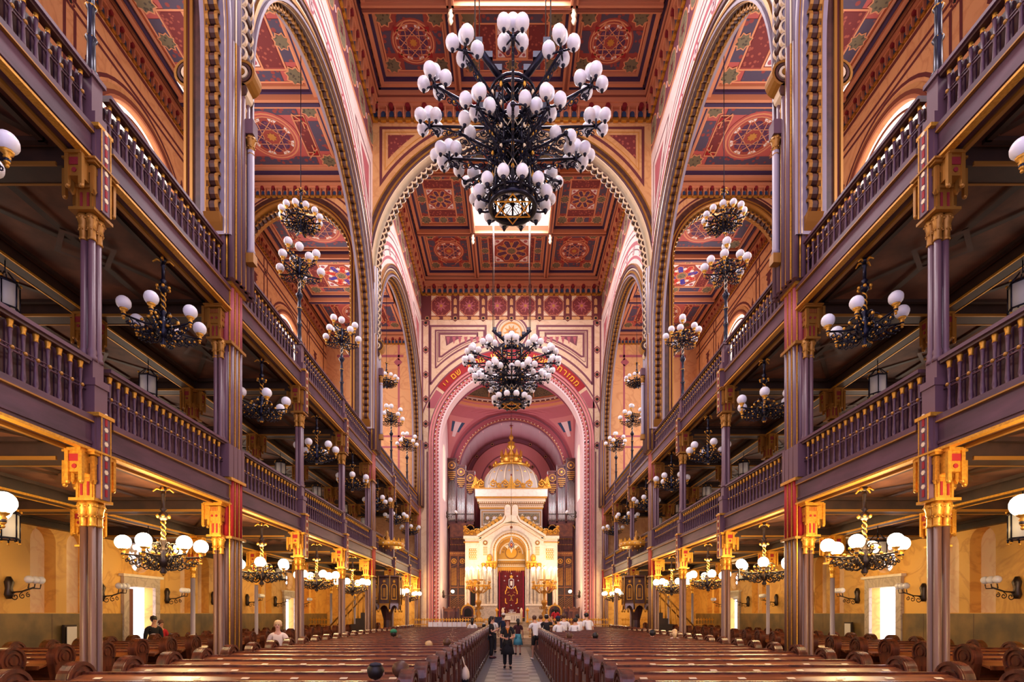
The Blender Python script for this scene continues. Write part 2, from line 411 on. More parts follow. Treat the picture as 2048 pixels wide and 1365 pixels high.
# ---- outer walls
def outer_wall(s):
    F = F_side(s, XO); mb = MB()
    holes = []; nich = []
    for m0 in (5.5, 17.4, 29.1):
        for dy in (-3.6, -2.5, 2.5, 3.6):
            y = m0+dy
            h = [(y-.38, 1.92), (y+.38, 1.92)]+arc(y, 3.75, .38, 0, pi, 10)
            holes.append(h); nich.append(y)
        holes.append([(m0-.62, .02), (m0+.62, .02), (m0+.62, 2.75), (m0-.62, 2.75)])       # door
        holes.append(circ(m0, 3.72, .52, 16))
        holes.append([(m0-1.9, 10.0), (m0+1.9, 10.0)]+arc(m0, 15.9, 1.9, 0, pi, 24))       # great window
    mb.plate(F, [rect(YB, YW, 0, 4.4)]+[h for h in holes if h[0][1] < 4.4 and h[0][1] < 5], -.32, 0, 'wall_yellow')
    up = [h for h in holes if h[0][1] >= 5]
    mb.plate(F, [rect(YB, YW, 4.4, H_AISLE+.2)]+up, -.25, 0, 'wall_orange')
    for y in nich:
        mb.flat(F, [(y-.45, 1.9), (y+.45, 1.9), (y+.45, 4.2), (y-.45, 4.2)], -.3, 'niche')
    o = struct(mb.build('wall_'+SIDE[s]))
    # dado
    mb = MB()
    cuts = [YB]+[v for m0 in (5.5, 17.4, 29.1) for v in (m0-.85, m0+.85)]+[YW]
    for a, b in zip(cuts[::2], cuts[1::2]):
        mb.plate(F, [rect(a, b, 0, 1.9)], 0, .05, 'dado'); mb.plate(F, [rect(a, b, 0, .2)], 0, .09, 'dado')
        k = int((b-a)/1.5)
        for i in range(k):
            mb.flat(F, rect(a+(i+.5)*(b-a)/k-.008, a+(i+.5)*(b-a)/k+.008, .2, 1.9), .053, 'brown_wood')
    struct(mb.build('baseboard_'+SIDE[s]))
    # windows
    for i, m0 in enumerate((5.5, 17.4, 29.1)):
        mb = MB()
        mb.flat(F, [(m0-1.88, 10.0), (m0+1.88, 10.0)]+arc(m0, 15.9, 1.88, 0, pi, 24), -.12, 'window_pane')
        for r0, r1, n1, m in ((1.9, 2.0, .06, 'cornice'), (2.0, 2.1, .1, 'cornice_dark'), (2.1, 2.25, .05, 'cream_warm')):
            arch_band(mb, F, m0, 15.9, r0, r1, 0, n1, m, stilt=10.0, seg=24)
        arch_band(mb, F, m0, 15.9, 1.66, 1.72, -.12, -.08, 'cornice_dark', stilt=10.0, seg=24)
        for du in (-.62, .62): mb.prism(F, rect(m0+du-.03, m0+du+.03, 10, 15.8), -.12, -.08, 'cornice_dark')
        mb.prism(F, rect(m0-1.66, m0+1.66, 13.1, 13.16), -.12, -.08, 'cornice_dark')
        struct(mb.build('window_%d' % (i+1+(3 if s > 0 else 0))))
        for dy in (-3.9, -1.3, 1.3, 3.9):                      # gallery-level lights
            mb = MB(); y = m0+dy
            mb.flat(F, [(y-.35, 5.6), (y+.35, 5.6)]+arc(y, 7.0, .35, 0, pi, 8), .03, 'window_pane')
            arch_band(mb, F, y, 7.0, .35, .45, 0, .06, 'cream_warm', stilt=5.6, seg=12)
            struct(mb.build('window_%d' % (10+i*4+int((dy+3.9)/2.6)+(12 if s > 0 else 0))))
        # door with light rosette over it
        mb = MB()
        mb.flat(F, rect(m0-.62, m0+.62, 0, 2.75), -.28, 'door_light')
        mb.prism(F, rect(m0-.62, m0-.02 if s < 0 else m0-.3, .02, 2.7), -.27, -.2, 'door_wood')
        for a in range(5):
            for b in range(2): mb.prism(F, circ(m0-.5+.22*b, .5+.45*a, .03, 6), -.2, -.18, 'iron')
        for q in (rect(m0-.85, m0-.62, 0, 2.75), rect(m0+.62, m0+.85, 0, 2.75), rect(m0-.85, m0+.85, 2.75, 3.05)):
            mb.prism(F, q, 0, .1, 'marble_grey')
        mb.prism(F, rect(m0-.95, m0+.95, 3.05, 3.13), 0, .16, 'marble_white')
        mb.flat(F, circ(m0, 3.72, .52, 16), -.28, 'marble_grey')
        for k in range(8):
            a = pi/8+k*pi/4; mb.flat(F, circ(m0+.36*cos(a), 3.72+.36*sin(a), .085, 8), -.26, 'door_light')
        mb.flat(F, star(m0, 3.72, .2, .1, 6), -.26, 'door_light')
        struct(mb.build('door_%d' % (i+1+(3 if s > 0 else 0))))
    # stencilled bands of the upper wall
    mb = MB(); n = .006
    for v0, v1 in ((19.15, 19.28), (18.62, 18.72), (18.36, 18.46)):
        mb.flat(F, rect(YB, YW, v0, v1), n, 'plum')
    for m0, ya, yb in ((5.5, N[0], N[3]), (17.4, N[3], N[6]), (29.1, N[6], N[9])):
        for du in (-2.95, -2.6, 2.6, 2.95):
            mb.flat(F, rect(m0+du-.05, m0+du+.05, 9, 18.36), n, 'plum')
            mb.flat(F, rect(m0+du-.05, m0+du+.05, 18.72, 19.15), n, 'plum')
        arch_band(mb, F, m0, 15.9, 2.35, 2.45, 0, n, 'plum', stilt=10.0, seg=20)
        for y in (ya+.55, yb-.55): mb.flat(F, rect(y-.06, y+.06, 9, 19.15), n, 'plum')
        for du in (-2.78, 2.78):
            for v in (18.54, 16.4, 14.6): dot_star(mb, F, m0+du, v, .13, n+.002)
        for y in (m0-3.9, m0+3.9):
            leaf(mb, F, y, 10.6, 1.1, 1, n, 'plum'); leaf(mb, F, y, 17.9, .8, -1, n, 'plum')
        for du in (-2.2, 2.2): leaf(mb, F, m0+du, 17.0, .55, 1, n, 'plum')
        
    struct(mb.build('trim_%d' % (1 if s < 0 else 2)))
for s in (-1, 1): outer_wall(s)

# ---- cornices
def cornice(mb, F, u0, u1, v, sc=1.0, dark=False):
    """bracketed painted cornice along a wall, its lower edge at v"""
    L = [(0, .12, .10, 'gold_dark'), (.12, .46, .06, 'cornice'), (.46, .56, .22, 'cornice'), (.56, .74, .28, 'cornice'), (.74, .8, .31, 'cornice_dark'),
         (.8, .98, .33, 'cornice'), (.98, 1.08, .42, 'deep_violet'), (1.08, 1.2, .5, 'cornice')]
    for a, b, d, m in L: mb.plate(F, [rect(u0, u1, v+a*sc, v+b*sc)], 0, d*sc, m)
    p = .33*sc; k = max(1, int(abs(u1-u0)/p)); p = (u1-u0)/k
    for i in range(k):
        u = u0+(i+.5)*p
        mb.prism(F, [(u-.09*sc, v+.10*sc), (u+.09*sc, v+.10*sc)]+arc(u, v+.26*sc, .09*sc, 0, pi, 5), .05, .10*sc, 'navy' )
        if i % 2 == 0: mb.prism(F, circ(u, v+.46*sc, .10*sc, 8), .06, .26*sc, 'maroon')
        mb.prism(F, rect(u+p/2-.025*sc, u+p/2+.025*sc, v+.05*sc, v+.52*sc), .05, .2*sc, 'cornice')
        mb.prism(F, rect(u-p*.25, u+p*.05, v+1.0*sc, v+1.06*sc), .4*sc, .43*sc, 'ceil_line')
        mb.prism(F, rect(u-p*.3, u+p*.3, v-.05*sc, v+.0*sc), .02, .1*sc, 'gold')
mods = [(N[0]-3.9, N[3]-.3), (N[3]+.3, N[6]-.3), (N[6]+.3, N[9])]

# ---- ceilings
def coffer(mb, x0, x1, y0, y1, z, kind, col='nave'):
    cx, cy = (x0+x1)/2, (y0+y1)/2; hx, hy = (x1-x0)/2, (y1-y0)/2
    F = lambda u, v, n: (cx+u, cy+v, z-n)
    base = 'ceil_base' if col == 'nave' else 'ceil_pink'
    mb.flat(F, rect(-hx, hx, -hy, hy), 0, base)
    for k, (d, m) in enumerate(((.34, 'cornice'), (.24, 'deep_violet'), (.14, 'cornice'))):      # stepped moulding
        for q in (rect(-hx, hx, -hy, -hy+d), rect(-hx, hx, hy-d, hy), rect(-hx, -hx+d, -hy+d, hy-d), rect(hx-d, hx, -hy+d, hy-d)):
            mb.prism(F, q, 0, .3-.1*k if False else .1+.1*k, m)
    ax, ay = hx-.4, hy-.4; n = .012; lw = .055; bw = .42
    LN = 'ceil_line'
    # border strip with floral bands
    for sg in (-1, 1):
        mb.flat(F, rect(-ax+bw+.25, ax-bw-.25, *(sorted((sg*ay, sg*(ay-bw))))), n, 'ceil_blue')
        mb.flat(F, rect(*(sorted((sg*ax, sg*(ax-bw)))), -ay+bw+.25, ay-bw-.25), n, 'ceil_blue')
    mb.strip(F, rect(-ax, ax, -ay, ay), lw, n+.004, LN, True)
    if kind != 'circle': mb.strip(F, rect(-ax+bw, ax-bw, -ay+bw, ay-bw), lw, n+.005, LN, True)
    for sx in (-1, 1):
        for sy in (-1, 1):
            c = (sx*(ax-bw/2), sy*(ay-bw/2))
            mb.flat(F, star(c[0], c[1], .36, .27, 8, pi/8), n+.012, LN); mb.flat(F, star(c[0], c[1], .30, .22, 8, pi/8), n+.016, 'olive')
            if kind == 'circle':
                for q in ([(0, 0), (-.34, 0), (-.34, -.09), (-.09, -.09), (-.09, -.34), (0, -.34)],):
                    mb.flat(F, [(c[0]-sx*.30+sx*a, c[1]-sy*.30+sy*b) for a, b in q][::(1 if sx*sy > 0 else -1)], n+.018, 'scarlet')
                mb.strip(F, [(c[0]-sx*.7, c[1]-sy*.15), (c[0]-sx*.48, c[1]-sy*.38), (c[0]-sx*.26, c[1]-sy*.6)], .045, n+.02, LN)
                mb.strip(F, [(c[0]-sx*.75, c[1]-sy*.42), (c[0]-sx*.42, c[1]-sy*.42), (c[0]-sx*.42, c[1]-sy*.75)], .045, n+.02, LN)
    if kind == 'circle':
        r = min(ax, ay)*.74; r = min(r, 1.15)
        for sx in (-1, 1):
            x_in = sx*(r+.12); x_out = sx*(ax-bw-.08)
            if abs(x_out)-abs(x_in) > .3:
                q = rect(*sorted((x_in, x_out)), -r*.9, r*.9); mb.flat(F, q, n, 'ceil_deep'); mb.strip(F, q, .05, n+.005, LN, True)
        mb.flat(F, circ(0, 0, r*1.08, 28), n+.004, base); mb.flat(F, circ(0, 0, r, 28), n+.006, LN); mb.flat(F, circ(0, 0, r*.94, 28), n+.009, base); mb.flat(F, circ(0, 0, r*.87, 28), n+.011, LN)
        mb.flat(F, circ(0, 0, r*.83, 28), n+.013, 'ceil_base')
        for k in range(8):
            a = k*pi/4
            mb.flat(F, circ(r*.5*cos(a), r*.5*sin(a), r*.2, 10), n+.016, 'ceil_purple')
            A = arc(0, 0, r*.81, a+pi/8-.2, a+pi/8+.2, 4)+arc(0, 0, r*.7, a+pi/8+.14, a+pi/8-.14, 4)
            mb.flat(F, A, n+.017, 'chalk')
            b = a+pi/8*3; mb.strip(F, [(r*.83*cos(a+pi/8), r*.83*sin(a+pi/8)), (r*.83*cos(a+pi/8+pi*.75), r*.83*sin(a+pi/8+pi*.75))], .03, n+.02, LN)
        mb.flat(F, star(0, 0, r*.2, r*.13, 8), n+.024, 'ochre')
    else:
        sx_, sy_ = ax-bw-.06, ay-bw-.06; q = min(sx_, sy_)
        for sg in (-1, 1):
            if sx_-q > .25:
                mb.flat(F, rect(*sorted((sg*q, sg*sx_)), -sy_, sy_), n, 'ceil_deep')
            if sy_-q > .25:
                mb.flat(F, rect(-sx_, sx_, *sorted((sg*q, sg*sy_))), n, 'ceil_deep')
        mb.strip(F, rect(-q, q, -q, q), .06, n+.01, LN, True)
        mb.flat(F, rect(-q*.95, q*.95, -q*.95, q*.95), n+.004, 'ceil_base')
        bright = col != 'nave'
        for k in range(4):                                     # corner tracery
            a = pi/4+k*pi/2; c = (cos(a)*sqrt(2)*q*.93, sin(a)*sqrt(2)*q*.93)
            sx, sy = (1 if c[0] > 0 else -1), (1 if c[1] > 0 else -1)
            P = [(c[0], c[1]), (c[0]-sx*q*.5, c[1]), (c[0]-sx*q*.42, c[1]-sy*q*.12), (c[0]-sx*q*.12, c[1]-sy*q*.42), (c[0], c[1]-sy*q*.5)]
            mb.flat(F, P[::(1 if sx*sy > 0 else -1)], n+.008, 'chalk')
            mb.flat(F, circ(c[0]-sx*q*.16, c[1]-sy*q*.16, q*.11, 8), n+.012, 'rose')
        for k in range(8):
            a = k*pi/4+pi/8; ca, sa = cos(a), sin(a)
            P = [(.30, -.13), (.78, -.17), (.9, 0), (.78, .17), (.30, .13)]
            P = [((x*ca-y*sa)*q, (x*sa+y*ca)*q) for x, y in P]
            mb.flat(F, P, n+.014, ('ultramarine' if k % 2 else 'red_leaf') if bright else 'ceil_purple')
            mb.strip(F, P, .04, n+.018, LN, True)
            b = a+pi/8; mb.flat(F, star(.6*q*cos(b), .6*q*sin(b), .12*q, .09*q, 4, b), n+.02, 'chalk' if bright else 'ochre')
        mb.flat(F, star(0, 0, .32*q, .24*q, 8), n+.022, LN); mb.flat(F, star(0, 0, .27*q, .2*q, 8), n+.026, 'olive')
        for du, dv in ((0, ay-bw/2), (0, -ay+bw/2), (ax-bw/2, 0), (-ax+bw/2, 0)):
            mb.flat(F, star(du, dv, .3, .22, 8, pi/8), n+.012, LN); mb.flat(F, star(du, dv, .25, .18, 8, pi/8), n+.016, 'olive')
for mi, (y0, y1) in enumerate(mods):
    mb = MB(); xs = [-5.35, -2.2, 2.2, 5.35]
    ya, yb = y0+.5, y1-.5
    ys = [ya, SKY[mi-1][0]-2.1 if mi else 3.4, SKY[mi-1][0]+2.1 if mi else 7.6, yb]
    for i in range(3):
        for j in range(3):
            if i == 1 and j == 1: continue
            if mi == 0: mb.flat(F_ceil(H_NAVE), rect(xs[i], xs[i+1], ys[j], ys[j+1]), 0, 'ceil_base'); continue
            coffer(mb, xs[i], xs[i+1], ys[j], ys[j+1], H_NAVE, 'circle' if (i != 1 and j != 1) else 'star')
    for x in xs[1:3]: mb.box(x-.13, x+.13, ya, yb, H_NAVE-.42, H_NAVE, 'cornice'); mb.box(x-.05, x+.05, ya, yb, H_NAVE-.46, H_NAVE-.42, 'cornice_dark')
    for y in ys[1:3]: mb.box(-5.35, 5.35, y-.13, y+.13, H_NAVE-.42, H_NAVE, 'cornice'); mb.box(-5.35, 5.35, y-.05, y+.05, H_NAVE-.46, H_NAVE-.42, 'cornice_dark')
    mb.box(-6.3, -5.35, y0-.6, y1+.3, H_NAVE, H_NAVE+.1, 'ceil_base'); mb.box(5.35, 6.3, y0-.6, y1+.3, H_NAVE, H_NAVE+.1, 'ceil_base')
    mb.box(-5.35, 5.35, y0-.6, ya, H_NAVE, H_NAVE+.1, 'ceil_base'); mb.box(-5.35, 5.35, yb, y1+.3, H_NAVE, H_NAVE+.1, 'ceil_base')
    struct(mb.build('ceiling'))
    # skylight: shaft and glazed panel
    mb = MB(); yc = SKY[mi-1][0] if mi else 5.5; z = H_NAVE
    pw = 2.0 if mi == 2 else 1.25
    mb.flat(F_ceil(z+1.1), rect(-pw, pw, yc-pw, yc+pw), 0, 'sky_pane')
    for q in (rect(-2.1, -pw, yc-2, yc+2), rect(pw, 2.1, yc-2, yc+2), rect(-pw, pw, yc-2, yc-pw), rect(-pw, pw, yc+pw, yc+2)): mb.flat(F_ceil(z+1.1 if mi == 2 else z+.3), q, 0, 'ceil_pink')
    for q in ((-2.2, -2.08, yc-2.1, yc+2.1), (2.08, 2.2, yc-2.1, yc+2.1), (-2.2, 2.2, yc-2.1, yc-1.98), (-2.2, 2.2, yc+1.98, yc+2.1)):
        mb.box(*q, z-.1, z+1.15, 'chalk')
    for k in (-1.2, -.4, .4, 1.2):
        mb.box(k-.03, k+.03, yc-2, yc+2, z+1.02, z+1.08, 'iron_brown'); mb.box(-2.1, 2.1, yc+k-.03, yc+k+.03, z+1.02, z+1.08, 'iron_brown')
    for k in range(8):
        a = k*pi/4; mb.flat(F_ceil(z+1.05), star(.95*cos(a), yc+.95*sin(a), .2, .12, 6), 0, ('scarlet', 'ultramarine')[k % 2])
    for sx in (-1, 1):
        for sy in (-1, 1):
            mb.lathe([(0.001, -.55), (.06, -.5), (.1, -.4), (.06, -.3), (.11, -.2), (.06, -.1), (.1, 0)], 'gilt_white', (sx*2.2, yc+sy*2.1, z-.42), 8)
    struct(mb.build('window_%d' % (7+mi)))
for s in (-1, 1):
    for mi, (y0, y1) in enumerate(mods):
        mb = MB(); L = (y1-y0-.6)/3; ya = y0+.3
        x0, x1 = sorted((s*6.75, s*11.6))
        for j in range(3):
            if mi == 0 and j < 1: mb.flat(F_ceil(H_AISLE), rect(x0, x1, ya+j*L, ya+j*L+L), 0, 'ceil_pink'); continue
            coffer(mb, x0, x1, ya+j*L, ya+(j+1)*L, H_AISLE, 'star' if j == 1 else 'circle', 'aisle')
        for j in (1, 2):
            mb.box(x0, x1, ya+j*L-.16, ya+j*L+.16, H_AISLE-.4, H_AISLE, 'cornice'); mb.box(x0, x1, ya+j*L-.06, ya+j*L+.06, H_AISLE-.44, H_AISLE-.4, 'deep_violet')
        xa, xb = sorted((s*6.3, s*12.3))
        mb.box(xa, xb, y0-.7, y1+.3, H_AISLE+.02, H_AISLE+.12, 'ceil_pink')
        for q in (sorted((s*6.3, s*6.75)), sorted((s*11.6, s*12.0))):
            mb.box(q[0], q[1], y0-.7, y1+.3, H_AISLE-.02, H_AISLE+.02, 'cornice')
        cornice(mb, F_side(s, XO), y0, y1, H_AISLE-.8, .68)
        Fi = lambda u, v, n, s=s: (s*(6.35+n), u, v)
        cornice(mb, Fi, y0, y1, H_AISLE-.8, .68)
        if mi < 2: cornice(mb, F_front(y1), *sorted((s*6.4, s*11.9)), H_AISLE-.8, .68)
        else: cornice(mb, F_front(YW), *sorted((s*6.4, s*11.9)), H_AISLE-.8, .68)
        struct(mb.build('ceiling'))

# ---- nave walls with the great side arches
for s in (-1, 1):
    F = F_side(s, XN)
    mb = MB()
    for mi, (ya, yb) in enumerate(((N[0], N[3]), (N[3], N[6]), (N[6], N[9]))):
        yc = (ya+yb)/2; Ro = (yb-ya)/2-.18
        hc = 13.5
        poly = [(ya-.0, 24.1), (ya, hc)]+[(yc+Ro*cos(a), hc+Ro*sin(a)) for a in [pi-pi*i/40 for i in range(41)]]+[(yb, hc), (yb, 24.1)]
        mb.plate(F, [poly], -.38, 0, 'nave_stucco', side='pale_rose')
        n = .006                                              # painted bands that follow the arch
        for r, wd, m in ((Ro+.45, .12, 'rose'), (Ro+.75, .05, 'plum_violet'), (Ro+1.0, .16, 'rose'), (Ro+1.35, .06, 'plum_violet'), (Ro+1.6, .05, 'rose')):
            P = [(yc+r*cos(pi-pi*i/40), hc+r*sin(pi-pi*i/40)) for i in range(41)]
            P = [p for p in P if ya+.15 < p[0] < yb-.15 and p[1] < 20.9]
            if len(P) > 2:
                h = len(P)//2
                if abs(P[h][0]-P[h-1][0]) > 1.2: mb.strip(F, P[:h], wd, n, m); mb.strip(F, P[h:], wd, n, m)
                else: mb.strip(F, P, wd, n, m)
        for k in range(13):
            a = pi*(k+.5)/13; u, v = yc+(Ro+.75)*cos(a), hc+(Ro+.75)*sin(a)
            if ya+.3 < u < yb-.3:
                mb.flat(F, circ(u, v, .22, 12), n+.004, 'rose'); mb.flat(F, circ(u, v, .16, 12), n+.006, 'pale_rose'); mb.flat(F, star(u, v, .12, .05, 6), n+.008, 'plum_violet')
        mb.flat(F, rect(ya, yb, 21.3, 22.55), n, 'plum_violet')
        mb.flat(F, rect(ya, yb, 21.17, 21.3), n, 'ceil_line')
        k = 9
        for i in range(k):
            u = ya+(i+.5)*(yb-ya)/k
            mb.flat(F, circ(u, 21.9, .52, 20), n+.004, 'ceil_line'); mb.flat(F, circ(u, 21.9, .46, 20), n+.006, 'medallion')
            mb.flat(F, star(u, 21.9, .25, .1, 6), n+.008, 'plum')
            mb.flat(F, star(u+(yb-ya)/k/2, 21.9, .14, .08, 4), n+.004, 'pale_rose')
        for u in (ya+.9, yb-.9):                                # spandrel triangle
            sg = 1 if u < yc else -1
            mb.strip(F, [(u-sg*.25, 20.5), (u-sg*.25, 17.6), (u+sg*1.9, 20.5)], .07, n, 'plum_violet', True)
            mb.flat(F, [(u, 20.2), (u, 18.6), (u+sg*1.2, 20.2)][::sg], n, 'rose')
        # arch mouldings on nave face and aisle face
        for r0, r1, n1, m in ((Ro-.04, Ro+.0, .06, 'gilt_white'), (Ro-.10, Ro+.06, .04, 'iron_shaft'), (Ro-.18, Ro-.10, .10, 'gold_dark'), (Ro-.26, Ro-.18, .06, 'iron_shaft'), (Ro-.32, Ro-.26, .12, 'shaft_grey'),
                              (Ro+.06, Ro+.16, .10, 'iron_shaft'), (Ro+.16, Ro+.2, .13, 'gold_dark')):
            arch_band(mb, F, yc, hc, r0, r1, -.38-n1, n1, m, stilt=9.6, seg=40, lim=(ya+.02, yb-.02))
        lobes(mb, F, yc, hc, Ro-.32, 9.9, -.32, -.08, pitch=.27, rim='gold_dark')
        for a_n, b_n, mm in ((-.40, -.37, 'gold_dark'), (.0, .02, 'gilt_white'), (.06, .075, 'gold_dark')):
            arch_band(mb, F, yc, hc, Ro-.345, Ro-.315, a_n, b_n, mm, stilt=9.6, seg=40, lim=(ya+.02, yb-.02))
        # bracket that ends the scallops
        for yy, sg in ((yb-.36, -1), (ya+.36, 1)):
            mb.prism(F, [(yy-sg*.2, 9.95), (yy+sg*.3, 9.95), (yy+sg*.22, 9.8), (yy+sg*.1, 9.6), (yy-sg*.2, 9.5)], -.36, -.04, 'gold_dark')
    struct(mb.build('wall_nave_'+SIDE[s]))
    mb = MB()
    for y0, y1 in mods: cornice(mb, F, y0, y1, H_NAVE-1.25, 1.04)
    struct(mb.build('trim_%d' % (3 if s < 0 else 4)))

# ---- nave cross walls (at pier three and six)
for idx, Y in ((3, N[3]), (6, N[6])):
    F = F_front(Y-.28); mb = MB(); Rm, hc = 6.2, 16.3
    A = [(Rm*cos(pi-pi*i/60), hc+Rm*sin(pi-pi*i/60)) for i in range(61)]; A = [p for p in A if abs(p[0]) < 6.0]
    mb.plate(F, [[(-6.0, 24.1), (-6.0, A[0][1]-.05)]+A+[(6.0, A[-1][1]-.05), (6.0, 24.1)]], -.56, 0, 'cream_warm')
    n = .006
    for sg in (-1, 1):
        for q, wd, m in ((.42, .12, 'plum'), (.6, .04, 'ochre')):
            xm, zt = 5.5-(q-.42), 22.3-(q-.42); r = Rm+q
            a0 = acos(xm/r); a1 = math.asin((zt-hc)/r)
            P = [(sg*r*cos(a0+(a1-a0)*i/14), hc+r*sin(a0+(a1-a0)*i/14)) for i in range(15)]
            mb.strip(F, P+[(sg*xm, zt)], wd, n, m, True)
        xm, zt, r = 5.2, 22.0, Rm+.8; a0 = acos(xm/r); a1 = math.asin((zt-hc)/r)
        P = [(sg*r*cos(a0+(a1-a0)*i/14), hc+r*sin(a0+(a1-a0)*i/14)) for i in range(15)]+[(sg*xm, zt)]
        mb.flat(F, P[::sg], n, 'ceil_deep')
    for r0, r1, n1, m in ((Rm-.12, Rm+.06, .05, 'brown_wood'), (Rm-.2, Rm-.12, .1, 'gold_dark'), (Rm-.28, Rm-.2, .07, 'iron_shaft'), (Rm-.34, Rm-.28, .12, 'brown_wood'), (Rm-.36, Rm-.32, .14, 'gilt_white'), (Rm+.06, Rm+.12, .07, 'gold_dark')):
        arch_band(mb, F, 0, hc, r0, r1, -.56-n1, n1, m, stilt=13.3, seg=48, lim=(-5.9, 5.9))
    lobes(mb, F, 0, hc, 5.72, 13.4, -.44, -.12, pitch=.28)
    for sg in (-1, 1): volute(mb, F, sg*5.72, 13.4, -sg, -.44, -.12)
    struct(mb.build('wall_cross'))
    mb = MB(); cornice(mb, F, -5.9, 5.9, H_NAVE-1.25, 1.04); struct(mb.build('trim_%d' % (5 if idx == 3 else 6)))
    for s in (-1, 1):                                         # aisle cross arches
        mb = MB(); cx = s*9.1; Rm2, hc2 = 2.62, 16.8
        xa, xb = sorted((s*6.3, s*12.05))
        A = [(cx+Rm2*cos(pi-pi*i/36), hc2+Rm2*sin(pi-pi*i/36)) for i in range(37)]
        mb.plate(F, [[(xa, 21.2), (xa, 8.8), (cx-Rm2, 8.8)]+A+[(cx+Rm2, 8.8), (xb, 8.8), (xb, 21.2)]], -.56, 0, 'wall_orange')
        for q in (.22, .5):
            P = [(cx+(Rm2+q)*cos(R(t)), hc2+(Rm2+q)*sin(R(t))) for t in range(20, 161, 5)]
            P = [p for p in P if xa+.1 < p[0] < xb-.1 and p[1] < 19.75]; P = P[::-1]
            h = len(P)//2
            if abs(P[h][0]-P[h-1][0]) > .8: mb.strip(F, P[:h], .07, n, 'plum'); mb.strip(F, P[h:], .07, n, 'plum')
            else: mb.strip(F, P, .07, n, 'plum')
        mb.flat(F, rect(xa+.1, xb-.1, 19.62, 19.75), n, 'plum')
        for r0, r1, n1, m in ((Rm2-.1, Rm2+.1, .06, 'brown_wood'), (Rm2-.16, Rm2-.1, .1, 'gold_dark'), (Rm2-.22, Rm2-.16, .06, 'plum'), (Rm2-.27, Rm2-.22, .12, 'gold_dark')):
            arch_band(mb, F, cx, hc2, r0, r1, -.56-n1, n1, m, stilt=9.5, seg=36)
        lobes(mb, F, cx, hc2, Rm2-.27, 13.4, -.44, -.12, pitch=.2, lr=.1, rim='gold_dark')
        volute(mb, F, cx-s*(Rm2-.27), 13.4, s, -.44, -.12, .45)
        struct(mb.build('wall_cross'))

# ---- aisle end walls at the sanctuary
for s in (-1, 1):
    F = F_front(YW); mb = MB(); x0, x1 = sorted((s*6.2, s*12.1)); xi = s*6.4
    mb.plate(F, [rect(x0, x1, 0, 4.4)], -.3, 0, 'wall_yellow'); mb.plate(F, [rect(*sorted((s*6.2, s*12.1)), 4.4, 21.2)], -.3, 0, 'wall_orange')
    n = .006
    def vs(x, a, b, wd=.12): mb.flat(F, rect(x-wd/2, x+wd/2, a, b), n, 'rose')
    def hs(a, b, z, wd=.12): mb.flat(F, rect(min(a, b), max(a, b), z-wd/2, z+wd/2), n, 'rose')
    for x in (7.3, 11.0): vs(s*x, 8.8, 19.4)
    for z in (19.4, 13.4, 12.7, 9.0): hs(s*6.4, s*12, z)
    hs(s*7.0, s*11.3, 18.6, .16)
    for z in (13.05,): dot_star(mb, F, s*7.0, z, .2, n)
    for z in (18.2,): dot_star(mb, F, s*7.35, z, .18, n, 'rose', 'rose', 'rose')
    # painted door with diamonds on gallery level
    mb.prism(F, rect(*sorted((s*8.7, s*9.9)), 5.0, 7.5), 0, .05, 'cream_warm'); mb.prism(F, rect(*sorted((s*8.85, s*9.75)), 5.0, 7.3), .05, .08, 'plum')
    for z in (5.6, 6.3, 7.0): mb.flat(F, [(s*9.3-.25, z), (s*9.3, z-.3), (s*9.3+.25, z), (s*9.3, z+.3)], .085, 'pale_rose' if z != 6.3 else 'dark_gap')
    struct(mb.build('wall_east_'+SIDE[s]))

# ---- sanctuary wall with the triumphal arch
F = F_front(YW); mb = MB(); Ri, hs_ = 4.62, 13.0
A = [(Ri*cos(pi-pi*i/48), hs_+Ri*sin(pi-pi*i/48)) for i in range(49)]
mb.plate(F, [[(-6.2, 24.1), (-6.2, 0), (-Ri, 0)]+A+[(Ri, 0), (6.2, 0), (6.2, 24.1)]], -.9, 0, 'cream', side='pale_rose')
n = .008
# mouldings of the opening
for r0, r1, n1, m in ((4.62, 4.72, .05, 'pale_rose'), (4.80, 4.92, .08, 'pink'), (5.0, 5.06, .06, 'plum_violet'), (5.06, 5.16, .1, 'pink'), (5.22, 5.34, .14, 'pink')):
    arch_band(mb, F, 0, hs_, r0, r1, 0, n1, m, stilt=1.0, seg=48)
for rr, nn in ((4.76, .06), (4.96, .09)):                      # red and white rope mouldings
    P = arch_path(0, hs_, rr, 1.0, 150); Q = []
    for j in range(110): Q.append((-rr, 1.0+j*(hs_-1.0)/110, 1, 0))
    Q += P[1:-1]
    for j in range(110): Q.append((rr, hs_-j*(hs_-1.0)/110, -1, 0))
    for j, p in enumerate(Q):
        a = atan2(p[3], p[2]); c, s_ = cos(a), sin(a)
        q = [(p[0]+x*c-y*s_, p[1]+x*s_+y*c) for x, y in ((-.026, -.058), (.026, -.02), (.026, .058), (-.026, .02))]
        mb.prism(F, q, 0, nn, ('scarlet', 'chalk', 'ochre')[j % 3] if nn > .08 else ('scarlet', 'chalk')[j % 2])
